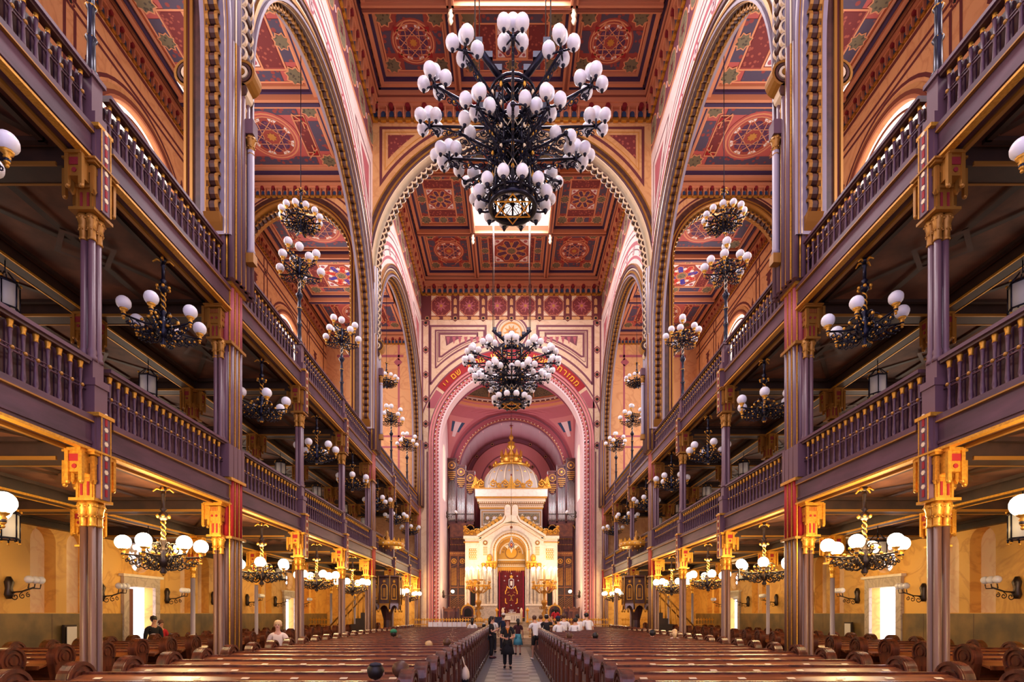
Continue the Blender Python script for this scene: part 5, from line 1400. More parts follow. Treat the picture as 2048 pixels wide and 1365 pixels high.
for sg in (-1, 1):
    a, b = sorted((sg*2.2, sg*3.3)); bx(m, a, b, -1.2, -.1, PZ, 7.25, 'marble_white')
    a, b = sorted((sg*2.15, sg*3.42)); bx(m, a, b, -1.2, 0, 7.25, 7.45, 'marble_white'); bx(m, a, b, -1.2, -.03, 6.98, 7.04, 'gold')
    bx(m, *sorted((sg*3.18, sg*3.32)), -.1, .0, PZ+1.1, 4.5, 'marble_white')
    bx(m, *sorted((sg*2.3, sg*3.35)), -.3, .08, PZ, PZ+.95, 'marble_grey')
    F2 = lambda u, v, n: (sg*2.75+u, .1-n, v-PZ)
    m.flat(F2, rect(-.28, .28, 5.75, 6.55), .005, 'gold')
    for k in range(4):
        for j in range(6): m.prism(F2, circ(-.2+k*.135+(.04 if j % 2 else 0), 5.82+j*.13, .05, 6), .0, .03, 'marble_white')
    # little shrine with its own curtain
    for x in (-.34, .34): m.lathe([(.08, 0), (.08, .1), (.055, .15), (.055, 1.6), (.09, 1.7), (.09, 1.8)], 'marble_white', (sg*2.72+x, -.1, 1.0), 8)
    bx(m, *sorted((sg*2.72-.45, sg*2.72+.45)), -.1, .3, PZ+.95, PZ+1.1, 'marble_white')
    arch_band(m, F2, 0, 4.0, .22, .4, 0, .12, 'gold', seg=12); m.flat(F2, rect(-.2, .2, 2.5, 3.9), .01, 'maroon'); m.prism(F2, rect(-.16, .16, 2.45, 3.55), .01, .04, 'dark_gap'); m.flat(F2, [(-.22, 3.9), (.22, 3.9)]+arc(0, 3.98, .22, 0, pi, 8), .012, 'brass_glow')
    m.prism(F2, [(-.5, 4.3), (.5, 4.3), (0, 4.75)], 0, .2, 'gilt_white')
m.build('side_wings', t)
m = MB()                                                       # scrolling gold acroteria on the wings
for sg in (-1, 1):
    F2 = lambda u, v: (sg*2.75+sg*u, 0, v-PZ)
    for c, rr, st, sn in (((.42, 7.75), .24, 0, 1), ((.05, 7.68), .18, pi, -1), ((-.3, 7.75), .22, 0, 1), ((.55, 8.05), .1, 0, 1)):
        spiral(m, F2, c, rr, 1.4, st, sn, 'gold', .05, 16)
    m.prism(lambda u, v, n: (sg*2.75+sg*u, -n, v-PZ), [(-.6, 7.45), (.65, 7.45), (.68, 8.2), (.5, 8.0), (.25, 7.9), (0, 7.7), (-.3, 7.95), (-.6, 7.8)], -.1, -.04, 'gold_dark')
    m.cbox((sg*3.35, .2, 7.75-PZ), (.1, .1, .5), 'gold')
m.build('wing_scrolls', t)
m = MB()                                                       # drum behind the gable
bx(m, -2.3, 2.3, -5.6, -1.2, PZ, 8.1, 'marble_grey'); bx(m, -2.32, 2.32, -5.6, -1.17, 8.1, 8.2, 'gold')
bx(m, -2.28, 2.28, -5.6, -1.2, 8.2, 9.6, 'dome_grey')
F2 = lambda u, v, n: (u, 1.2-n, v-PZ)
m.strip(F2, rect(-2.15, 2.15, 8.4, 9.4), .06, .01, 'gold_dark', True)
m.flat(F2, rect(-2.05, 2.05, 8.55, 9.28), .006, 'olive')
for k in range(8):
    u = -1.75+k*.5; m.prism(F2, circ(u, 8.92, .13, 12), .0, .03, 'silver'); m.strip(F2, circ(u, 8.92, .2, 10), .03, .012, 'gold_dark', True)
for z0, z1, e, mt in ((9.6, 9.7, .04, 'gold'), (9.7, 9.95, .08, 'gilt_white'), (9.95, 10.1, .14, 'gold_dark'), (10.1, 10.35, .22, 'gilt_white'), (10.35, 10.45, .3, 'gold'), (10.45, 11.0, .36, 'marble_white'), (11.0, 11.06, .4, 'gold')):
    bx(m, -2.28-e, 2.28+e, -5.6-e, -1.2+e, z0, z1, mt)
for k in range(34):
    u = -2.3+k*.14; m.prism(F2, rect(u-.04, u+.04, 9.98, 10.1), .12, .2, 'gilt_white'); m.prism(F2, circ(u, 9.82, .04, 5), .08, .11, 'gold_dark')
m.build('drum', t)
m = MB()
F2 = lambda u, v: (u, .82, v-PZ)
for k in range(6):                                             # scrolled gold crown of the drum
    u = -2.2+k*.88; sg = 1 if k % 2 else -1
    spiral(m, F2, (u, 11.35), .26, 1.5, 0 if sg > 0 else pi, sg, 'gold', .06, 16); spiral(m, F2, (u+.42*sg, 11.25), .17, 1.3, pi, -sg, 'gold', .05, 12)
    m.ball((u, .82, 11.66-PZ), .06, 'gold', 6, 4)
F3 = lambda u, v, n: (u, .86-n, v-PZ)
for u, h in ((-2.62, .9), (0, .95), (2.62, .9)): m.prism(F3, [(u-.3, 11.06), (u+.3, 11.06), (u+.12, 11.06+h*.55), (u, 11.06+h*1.1), (u-.12, 11.06+h*.55)], -.04, .04, 'gold'); m.prism(F3, circ(u, 11.06+h, .07, 6), -.05, .06, 'maroon')
for sg in (-1, 1):
    m.prism(F3, [(sg*2.66, 11.06), (sg*2.66, 12.0), (sg*2.45, 11.75), (sg*2.1, 11.45), (sg*1.9, 11.06)][::sg], -.03, .0, 'gold_dark')
m.build('drum_cresting', t)
m = MB(); cy = 3.4                                             # dome
prof = [(2.2, 0), (2.24, .4), (2.17, .9), (1.98, 1.4), (1.62, 1.85), (1.2, 2.15)]
m.lathe(prof, 'dome_grey', (0, cy, 11.06-PZ), 32)
for k in range(20):
    a = 2*pi*k/20+.08; m.tube([(r*1.005*cos(a), cy+r*1.005*sin(a), 11.06-PZ+z) for r, z in prof], .035, 'gilt_white', 5)
    a += pi/20; m.prism(lambda u, v, n: ((1.93+n)*cos(a)-u*sin(a), cy+(1.93+n)*sin(a)+u*cos(a), v), star(0, 11.06-PZ+1.42, .11, .05, 5, pi/2), -.04, .03, 'gold')
m.build('dome', t)
m = MB()
m.lathe([(1.3, 2.1), (1.4, 2.2), (1.3, 2.3), (1.1, 2.4), (.75, 2.5), (.7, 2.55), (.82, 2.6), (.8, 3.0), (.7, 3.02)], 'gold', (0, cy, 11.06-PZ), 24)
for k in range(12):
    a = k*pi/6; m.prism(lambda u, v, n: ((.82+n)*cos(a)-u*sin(a), cy+(.82+n)*sin(a)+u*cos(a), v+11.06-PZ), [(-.15, 2.95), (.15, 2.95), (.06, 3.2), (0, 3.45), (-.06, 3.2)], -.03, .03, 'gold')
    m.ball((.84*cos(a+.26), cy+.84*sin(a+.26), 11.06-PZ+2.8), .08, 'gold_dark', 6, 4)
    m.ball((1.35*cos(a), cy+1.35*sin(a), 11.06-PZ+2.36), .12, 'gold', 6, 4, 1.4)
m.lathe([(.5, 3.0), (.35, 3.2), (.18, 3.4), (.12, 3.55), (.3, 3.7), (.34, 3.85), (.2, 3.95), (.3, 4.1), (.1, 4.2), (.08, 4.3), (.18, 4.45), (.16, 4.6), (.05, 4.75), (.03, 5.2), (.1, 5.26), (.02, 5.3)], 'gold', (0, cy, 11.06-PZ), 12)
m.prism(lambda u, v, n: (u, cy-n, v+11.06-PZ), star(0, 5.42, .16, .07, 4, 0), -.03, .03, 'maroon')
m.build('dome_crown', t)

t = empty('ark_curtain', (0, YA+.5, PZ)); tag(t, 'deep red velvet curtain embroidered in gold hanging in the ark portal', 'curtain')
F = lambda u, v, n: (u, -n-.03*sin(u*9), v-PZ)
m = MB(); K = 24
for k in range(K):
    a, b = -.95+1.9*k/K, -.95+1.9*(k+1)/K
    m.poly([F(a, 1.55, 0), F(b, 1.55, 0), F(b, 5.0, 0), F(a, 5.0, 0)], 'curtain')
m.build('cloth', t)
m = MB(); F = lambda u, v, n: (u, -n-.05, v-PZ)
for sg in (-1, 1): m.strip(F, [(sg*.86, 1.6), (sg*.86, 4.95)], .05, .0, 'curtain_edge')
m.strip(F, [(-.95, 1.6), (.95, 1.6)], .05, .0, 'brass_glow'); m.build('pink_braid', t)
m = MB(); F = lambda u, v, n: (u, -n-.05, v-PZ)
m.strip(F, [(-.17, 4.35), (-.17, 3.95), (-.1, 3.78), (0, 3.7), (.1, 3.78), (.17, 3.95), (.17, 4.35), (0, 4.42)], .05, .0, 'silver', True); m.prism(F, rect(-.08, .08, 3.92, 4.25), 0, .02, 'chalk')
m.prism(F, star(0, 4.56, .15, .08, 5, pi/2), 0, .02, 'brass_glow')
for sg in (-1, 1):
    m.strip(F, [(sg*.12, 3.7), (sg*.3, 3.85), (sg*.35, 3.6), (sg*.42, 3.5), (sg*.42, 3.3)], .07, 0, 'brass_glow'); m.strip(F, [(sg*.42, 3.0), (sg*.42, 2.68), (sg*.3, 2.62)], .07, 0, 'brass_glow')
    m.strip(F, [(sg*.3, 3.4), (sg*.15, 3.46)], .05, 0, 'gold_dark'); m.strip(F, [(sg*.24, 3.2), (sg*.12, 3.26), (0, 3.12), (sg*.05, 2.86), (sg*.14, 2.84)], .055, 0, 'gold_dark')
    for u, v in ((.43, 4.6), (.5, 4.28), (.5, 2.3), (.44, 1.8)): m.prism(F, star(sg*u, v, .06, .03, 4), 0, .015, 'silver')
    m.strip(F, [(sg*.38, 2.15), (sg*.3, 1.95), (sg*.16, 1.82), (0, 1.8)], .035, 0, 'gold_dark')
    for q in (.07, .15): m.strip(F, [(sg*q, 2.2), (sg*q, 2.1), (0, 2.02)], .025, .005, 'silver')
m.strip(F, [(0, 2.2), (0, 1.92)], .03, .005, 'silver'); m.strip(F, [(-.07, 1.92), (.07, 1.92)], .03, .005, 'silver')
for v in (4.8, 2.5): m.prism(F, star(0, v, .06, .03, 4), 0, .015, 'silver')
m.build('embroidery', t)

t = empty('eternal_lamp', (0, YA-.75, 6.4)); tag(t, 'star-shaped hanging lamp with red glass in front of the ark portal', 'lamp')
F = lambda u, v, n: (u, -n, v)
m = MB(); m.prism(F, [(-.26, .3), (0, -.05), (.26, .3), (0, .65)], -.05, .05, 'marble_grey'); m.prism(F, [(-.2, .2), (0, .95), (.2, .2)], -.03, .06, 'silver')
m.prism(F, [(-.16, .1), (0, -.28), (.16, .1)], -.03, .06, 'gilt_white')
for sg in (-1, 1): m.prism(F, [(sg*.2, .3), (sg*.5, .24), (sg*.22, .0)][::sg], -.04, .04, 'gilt_white')
m.strip(F, [(-.2, .3), (0, .02), (.2, .3), (0, .58)], .05, .07, 'olive', True); m.build('frame', t)
m = MB(); m.prism(F, [(-.13, .3), (0, .12), (.13, .3), (0, .48)], .04, .09, 'scarlet'); m.prism(F, circ(0, .3, .06, 8), .09, .11, 'brass_glow'); m.build('red_glass', t)
m = MB(); m.tube([(0, 0, .9), (0, 0, 10.6)], .012, 'iron_brown', 5); m.build('chain', t)

# ---- great candelabra of the ark
for s in (-1, 1):
    t = empty('ark_candelabrum', (s*2.25, 36.9, PZ)); tag(t, 'tall gilded candelabrum with a crown of lit candles standing %s of the ark portal' % SIDE[s], 'candelabrum')
    m = MB()
    m.lathe([(.4, 0), (.42, .1), (.3, .15), (.28, .3), (.12, .4), (.2, .6), (.08, .8), (.1, 1.1), (.2, 1.3), (.22, 1.45), (.08, 1.55), (.09, 1.9), (.14, 2.0), (.07, 2.1), (.06, 2.6), (.16, 2.7), (.08, 2.8), (.06, 3.9)], 'gold_dark', seg=12)
    for k in range(6): a = k*pi/3; spiral(m, (lambda a: (lambda u, v: (u*cos(a), u*sin(a), v)))(a), (.24, 1.0), .12, 1.2, pi, 1, 'gold_dark', .025)
    m.build('post', t)
    m = MB()
    for k in range(12):
        a = k*pi/6; rr = .82; c, s_ = cos(a), sin(a)
        m.tube([(.05*c, .05*s_, 2.2), (.35*c, .35*s_, 2.0), (.7*c, .7*s_, 2.3), (rr*c, rr*s_, 2.75)], .03, 'gold_dark', 5)
        m.lathe([(.02, 0), (.07, .03), (.07, .06)], 'gold', (rr*c, rr*s_, 2.72), 8); m.ball((rr*c, rr*s_, 2.35), .05, 'gold', 6, 4, 2)
    m.tube([(.8*cos(k*pi/12), .8*sin(k*pi/12), 2.5) for k in range(24)], .04, 'gold', 5, True)
    m.tube([(.45*cos(k*pi/12), .45*sin(k*pi/12), 2.9) for k in range(24)], .03, 'gold_dark', 5, True)
    m.build('branches', t)
    for k in range(12):
        a = k*pi/6
        m = MB() if k == 0 else m
        if k == 0:
            m.cyl((0, 0, 0), .035, .8, 'marble_white', 8); cd = m.build('candle', t); cd.location = (.82, 0, 2.78)
            mf = MB(); mf.ball((0, 0, .88), .075, 'candle_lit', 8, 6, 1.3); fl = mf.build('flame', cd)
        else:
            c2 = put(cd, (.82*cos(a), .82*sin(a), 2.78), t, name='candle'); put(fl, (0, 0, 0), c2, name='flame')
    point('candle_glow', (0, -.2, 4.3), 95, (1, .78, .45), .5, t)

# ---- organ in two flanking cases
for s in (-1, 1):
    t = empty('organ_case', (s*3.5, 40.5, 8.25)); tag(t, '%s dark wooden organ case with stepped pipe towers and round rosettes behind the ark' % SIDE[s], 'organ case')
    m = MB(); mp = MB(); mo = MB()
    F = lambda u, v, n: (u, -n, v)
    for k, (xc, top) in enumerate(((.95, 5.2), (.26, 4.7), (-.43, 4.25))):
        x = s*xc
        m = MB(); mo = MB(); m.box(x-.33, x+.33, 0, .6, .3, top, 'organ_wood'); m.box(x-.34, x+.34, -.06, .6, top, top+.12, 'organ_wood')
        for e in (-.305, .305): m.box(x+e-.03, x+e+.03, -.14, 0, .3, top, 'organ_wood')
        m.box(x-.33, x+.33, -.14, 0, .3, .55, 'organ_wood')
        tw = m.build('pipe_tower', t)
        for j in range(6):
            mp = MB(); px = x-.24+j*.096; h = top-1.75+(.18*abs(j-2.5)/2.5 if k else .25*(1-abs(j-2.5)/2.5))
            mp.lathe([(.02, 0), (.042, .22), (.042, .3), (.042, h-.55)], 'pipe', (px, -.05, .55), 8); mp.cbox((px, -.1, 1.1), (.05, .03, .06), 'dark_gap'); mp.build('pipe', tw)
        mo.prism(F, circ(x, top-.45, .3, 20), .0, .1, 'organ_wood'); mo.strip(F, circ(x, top-.45, .26, 20), .05, .11, 'gold_dark', True); mo.prism(F, star(x, top-.45, .2, .04, 6), .1, .12, 'gold_dark'); mo.prism(F, circ(x, top-.45, .07, 10), .1, .14, 'gold'); mo.build('rosette', tw); mo = MB()
        for j in range(7):
            for i_ in range(5):
                if i_ < 5-abs(j-3)*.8: mo.prism(F, circ(x-.25+j*.084, top-.95-i_*.14, .045, 5), .09, .13, 'gold_dark')
        mo.build('gilt_fretwork', tw); mo = MB(); arch_band(mo, F, x, .0, .25, .31, .1, .17, 'gold_dark', seg=12); mo.build('arch_moulding', tw)
# ---- choir screens and loft
for s in (-1, 1):
    t = empty('choir_screen', (s*3.95, 40.2, PZ)); tag(t, 'carved oak lattice screen with choir loft balustrade on the %s of the ark' % SIDE[s], 'screen')
    x0, x1 = -.62, .62
    F = lambda u, v, n: (u, -n, v)
    m = MB(); m.box(x0, x1, 0, .12, 0, 4.9, 'brown_wood')
    for u in (x0+.03, 0, x1-.03): m.box(u-.04, u+.04, -.1, 0, 0, 4.9, 'oak')
    for z in (0.1, 1.9, 2.5, 4.85): m.box(x0, x1, -.08, 0, z, z+.1, 'oak')
    for e in (-.31, .31):
        m.flat(F, rect(e-.2, e+.2, 2.7, 4.0), .006, 'gold_dark'); 
        for q in range(4): m.box(e-.2+q*.13-.012, e-.2+q*.13+.012, -.06, 0, 2.7, 4.0, 'oak')
        for j in range(7):
            m.strip(F, [(e-.24, 1.3+.0+j*.16-.8), (e+.24, 1.3+j*.16-.42)], .03, .03, 'gold_dark'); m.strip(F, [(e+.24, 1.3+j*.16-.8), (e-.24, 1.3+j*.16-.42)], .03, .04, 'oak')
            m.strip(F, [(e-.24, 2.95+j*.22), (e+.24, 3.2+j*.22)], .03, .065, 'oak')
        m.prism(F, circ(e, 4.5, .2, 14), 0, .05, 'gold'); m.prism(F, circ(e, 4.5, .14, 12), .05, .055, 'dark_gap'); m.prism(F, star(e, 4.5, .16, .05, 6), .05, .07, 'gold')
    m.build('lattice', t)
    m = MB(); m.box(x0, x1, -.12, .75, 4.9, 5.2, 'oak')
    for k in range(9): m.prism(F, circ(x0+.08+k*.135, 5.06, .035, 6), .12, .15, 'gold')
    m.build('loft_floor', t)
    m = MB(); m.box(x0, x1, -.1, -.02, 6.2, 6.28, 'organ_wood'); m.box(x0, x1, .1, .14, 5.2, 6.2, 'organ_wood')
    for k in range(10):
        m.lathe([(.03, 0), (.018, .25), (.028, .5), (.018, .75), (.03, 1.0)], 'organ_wood', (x0+.07+k*.122, -.05, 5.2), 6)
        for z in (5.72, 6.15): m.ball((x0+.07+k*.122, -.08, z), .032, 'gold', 6, 4)
    m.build('loft_balustrade', t)
    m = MB(); m.box(x0+(.0 if s < 0 else .0), x1, -.04, .0, 6.3, 7.35, 'organ_wood')
    for j in range(16): m.strip(F, [(x0+.02, 6.3+j*.06), (x1-.02, 6.42+j*.06)], .015, .045, 'oak')
    m.build('trellis_panel', t)
    t2 = empty('organ_shade_panel', (s*3.55, 41.0, 0)); 
    tag(t2, 'near-black panel painted as recess shade with console desks below the %s organ case' % SIDE[s], 'recess')
    m = MB(); m.box(-1.15, 1.15, 0, .1, PZ, 8.5, 'dark_gap'); m.build('panel', t2)  # flat near-black sheet: shade of the recess put into the colour
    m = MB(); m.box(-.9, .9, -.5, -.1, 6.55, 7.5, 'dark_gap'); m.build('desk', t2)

# ---- reading desk, side posts, choir stalls on the platform
t = empty('reading_desk', (0.05, 36.4, PZ)); tag(t, 'white cloth covered reading desk with open book before the ark curtain', 'reading desk')
m = MB(); m.box(-.62, .62, -.3, .3, 0, .55, 'marble_white'); m.box(-.68, .68, -.35, .35, .55, .62, 'gilt_white')
F = lambda u, v, n: (u, -.3-n, v)
for k in range(7): m.prism(F, rect(-.5+k*.16-.04, -.5+k*.16+.04, .15, .42), 0, .02, 'marble_grey')
m.build('body', t)
m = MB()
for sg in (-1, 1): m.lathe([(.07, 0), (.08, .7), (.1, .8), (.05, .95), (.001, 1.0)], 'gilt_white', (sg*.62, -.3, 0), 8)
m.build('corner_post', t)
m = MB()
for sg in (-1, 1): m.box(*sorted((0, sg*.26)), -.2, .1, .66+.0, .70, 'paper')
m.build('open_book', t)
t = empty('low_table', (-.95, 36.1, PZ)); tag(t, 'low table under a dark blue cloth beside the reading desk', 'table')
m = MB(); m.box(-.45, .45, -.25, .25, 0, .38, 'navy_cloth'); m.build('cloth', t)
for s in (-1, 1):
    t = empty('gilt_post', (s*1.02+.05, 36.0, PZ)); tag(t, 'short gilded post standing %s of the reading desk' % SIDE[s], 'post')
    m = MB(); m.lathe([(.11, 0), (.12, .06), (.06, .12), (.05, .7), (.07, .75)], 'gold', seg=10); m.build('shaft', t)
    m = MB(); m.lathe([(.07, .75), (.13, .82), (.06, .92), (.001, 1.02)], 'brass_glow', seg=10); m.build('finial', t)
for s in (-1, 1):
    t = empty('arched_bench', (s*2.95, 36.7, PZ)); tag(t, 'small oak seat with arched gilded back on the platform %s of the ark' % SIDE[s], 'seat')
    F = lambda u, v, n: (u, -n, v); m = MB()
    m.prism(F, [(-.38, 0), (.38, 0), (.38, .75)]+arc(0, .75, .38, 0, pi, 10)[1:], -.1, 0, 'organ_wood'); m.prism(F, [(-.26, .35), (.26, .35), (.26, .7)]+arc(0, .7, .26, 0, pi, 8)[1:], 0, .02, 'dark_gap'); m.build('back', t)
    m = MB(); arch_band(m, F, 0, .75, .38, .48, -.1, .06, 'gold', seg=12, stilt=.5); m.prism(F, star(0, 1.25, .12, .06, 5, pi/2), -.05, .05, 'gold'); m.build('gilt_edge', t)
    m = MB(); m.box(-.38, .38, -.4, 0, .3, .38, 'oak'); m.box(-.36, -.3, -.38, 0, 0, .3, 'oak'); m.box(.3, .36, -.38, 0, 0, .3, 'oak'); m.build('seat', t)
    for j, (x, y) in enumerate(((3.85, 36.3), (4.35, 35.6))):
        x = s*min(x, 4.1)
        t = empty('choir_stall', (x, y, PZ if y > 36.4 else PZ-.16)); tag(t, 'carved brown stall near the %s chancel wall, the %s one' % (SIDE[s], ('rear', 'front')[j]), 'stall')
        m = MB(); m.box(-.34, .34, -.2, -.12, 0, 1.05, 'pew'); F = lambda u, v, n: (u, -.2-n, v)
        for u in (-.17, .17): m.prism(F, rect(u-.12, u+.12, .15, .9), 0, .02, 'pew_dark')
        m.build('front_panel', t)
        m = MB()
        for sg in (-1, 1): m.box(sg*.34-.03, sg*.34+.03, -.22, .35, 0, 1.1, 'pew_dark'); m.ball((sg*.34, -.2, 1.14), .07, 'pew', 8, 5)
        m.build('side_panel', t)
        m = MB(); m.box(-.36, .36, -.28, .1, 1.05, 1.1, 'pew'); m.build('desk_top', t)

# ---- gilded fence in front of the platform
def fence(x0, x1, y, z, label):
    t = empty('gilded_fence', ((x0+x1)/2, y, z)); t.scale = (1, 1, 1.12); tag(t, label, 'fence'); L = (x1-x0)/2
    m = MB(); m.box(-L, L, -.03, .03, .05, .1, 'gold_dark'); m.box(-L, L, -.03, .03, .68, .73, 'gold'); m.build('rails', t)
    m = MB(); k = int(2*L/.16); p = 2*L/k; F = lambda u, v, n: (u, -n, v)
    for i in range(k):
        u = -L+(i+.5)*p
        m.box(u-.012, u+.012, -.012, .012, 0, .85, 'gold'); m.prism(F, star(u, .95, .1, .055, 4, 0), -.015, .015, 'gold')
        m.strip(F, circ(u, .4, .07, 8), .022, .012, 'gold', True); m.strip(F, [(u-p/2, .12), (u, .3), (u+p/2, .12)], .02, .01, 'gold_dark'); m.strip(F, [(u-p/2, .66), (u, .5), (u+p/2, .66)], .02, .01, 'gold_dark')
    m.build('pickets', t)
fence(-5.8, -1.0, 31.5, .48, 'low gilded fence with leaf finials before the platform, left of the aisle')
fence(1.0, 5.8, 31.5, .48, 'low gilded fence with leaf finials before the platform, right of the aisle')
fence(-11.8, -6.4, 31.5, .48, 'low gilded fence reaching under the left gallery to the wall')
fence(6.4, 11.8, 31.5, .48, 'low gilded fence reaching under the right gallery to the wall')
# covered chairs along the fence
for k in range(8):
    t = empty('covered_chair', (-4.55+.27*k, 30.3, .02)); t.scale = (.55, .8, 1.12)
    tag(t, 'chair back under a white cover before the left fence, %s from the left' % ORD[k], 'chair', 'white covered chairs before the left fence')
    m = MB(); m.box(-.22, .22, -.03, .03, .45, 1.25, 'cloth_white'); m.build('backrest', t)
    m = MB(); m.box(-.21, .21, -.4, -.03, .4, .46, 'cloth_white'); m.build('seat', t)
    for sx in (-.19, .19):
        for sy in (-.38, 0): mm = MB(); mm.box(sx-.02, sx+.02, sy-.02, sy+.02, 0, .42, 'brown_wood'); mm.build('leg', t)

# ---- pulpits with crown canopies
for s in (-1, 1):
    x, y = s*5.75, 24.9
    t = empty('pulpit', (x, y, 0)); tag(t, 'raised octagonal carved pulpit with arched pendants and stairs at the %s nave row' % SIDE[s], 'pulpit')
    m = MB()
    m.lathe([(.60, 2.32), (.66, 2.36), (.62, 2.42), (.62, 3.5), (.68, 3.56), (.66, 3.62)], 'brown_wood', seg=8, smooth=False, rot=pi/8); m.build('box', t)
    m = MB()
    for k in range(8):
        a = k*pi/4; c, s_ = cos(a), sin(a); F = lambda u, v, n, c=c, s_=s_: ((.575+n)*c-u*s_, (.575+n)*s_+u*c, v)
        m.strip(F, [(-.13, 2.55), (.13, 2.55), (.13, 3.1)]+arc(0, 3.1, .13, 0, pi, 6)[1:], .03, .01, 'gold', True); m.prism(F, rect(-.06, .06, 2.65, 3.05), 0, .012, 'gold_dark'); m.prism(F, star(0, 3.36, .09, .04, 6), 0, .012, 'gold')
        m.prism(F, [(-.22, 2.36), (.22, 2.36), (.2, 2.05), (.12, 2.22), (0, 2.28), (-.12, 2.22), (-.2, 2.05)], -.02, .03, 'shaft_grey' if k % 2 else 'gold_dark')
        a += pi/8; m.lathe([(.03, 0), (.03, 1.3)], 'gold_dark', (.66*cos(a), .66*sin(a), 2.3), 6); m.ball((.66*cos(a), .66*sin(a), 2.02), .05, 'gold', 6, 4, 1.5)
    m.build('gilt_panel', t)
    m = MB(); m.lathe([(.35, 0), (.35, .1), (.2, .2), (.16, 1.6), (.3, 2.1), (.55, 2.34)], 'brown_wood', seg=8, smooth=False); m.build('pedestal', t)
    m = MB()
    for k in range(8): m.box(*sorted((s*(.62+.24*k), s*(.62+.24*(k+1)))), -.42, .42, 0, 2.2-.26*k, 'beam')
    m.build('stairs', t)
    m = MB()
    for e in (-.47, .47):
        m.tube([(s*.66, e, 3.3), (s*2.6, e, 1.2)], .035, 'gold_dark', 6)
        for k in range(8): m.lathe([(.028, 0), (.015, .4), (.028, .98)], 'gold', (s*(.74+.24*k), e, 2.2-.26*k), 6)
    m.build('stair_rail', t)
    t = empty('pulpit_canopy', (x, y, 4.95)); tag(t, 'gilded crown canopy fixed above the %s pulpit' % SIDE[s], 'canopy')
    m = MB(); m.lathe([(.74, 0), (.78, .05), (.78, .2), (.74, .24), (.7, .24)], 'gold', seg=24)
    for k in range(20):
        a = k*pi/10; c, s_ = cos(a), sin(a); F = lambda u, v, n, c=c, s_=s_: ((.76+n)*c-u*s_, (.76+n)*s_+u*c, v)
        m.prism(F, [(-.09, .22), (.09, .22), (.04, .3), (0, .4), (-.04, .3)], -.02, .02, 'gold'); m.ball((.78*c, .78*s_, .12), .035, 'gilt_white', 5, 3); m.ball((.77*c, .77*s_, -.05), .04, 'brass_glow', 5, 3)
    m.build('crown', t)
    m = MB(); m.lathe([(.72, .1), (.4, .16), (.15, .22), (.1, .4), (.14, .46), (.05, .55), (.08, .62), (.001, .8)], 'gold_dark', seg=12); m.build('cap', t)
    m = MB(); m.box(*sorted((s*.0, s*.3)), -.03, .03, .02, .08, 'gold_dark'); m.tube([(s*.1, 0, .1), (s*.25, 0, .1)], .03, 'gold_dark', 5); m.build('bracket', t)

# ---- notices and hat-and-coat odds by the walls
for s in (-1, 1):
    t = empty('notice_stand', (s*11.85, 14.45 if s < 0 else 19.0, 0)); tag(t, 'framed white notice leaning against the %s dado' % SIDE[s], 'notice')
    m = MB(); m.box(-.05, .02, -.2, .2, .9, 1.6, 'iron_brown'); m.build('frame', t)
    m = MB(); m.box(*sorted((-s*.06, -s*.05)), -.16, .16, .95, 1.55, 'paper'); m.build('sheet', t)
    m = MB(); m.box(-.04, .02, -.18, -.15, 0, .9, 'iron_brown'); m.box(-.04, .02, .15, .18, 0, .9, 'iron_brown'); m.build('leg', t)
t = empty('white_bag', (-.98, 11.0, .52)); tag(t, 'crumpled white bag hanging from a pew end at the left edge of the aisle', 'bag')
m = MB(); m.lathe([(.02, 0), (.12, .03), (.15, .1), (.13, .2), (.07, .28), (.02, .32)], 'cream_cloth', seg=10, sx=.6); m.build('body', t)
m = MB(); m.lathe([(.11, -.02), (.13, .03), (.12, .12)], 'black_cloth', seg=8, sx=.62); m.build('base', t)
m = MB(); m.tube([(0, -.05, .28), (-.06, -.03, .5), (-.06, .03, .5), (0, .05, .28)], .01, 'cream_cloth', 5); m.build('strap', t)
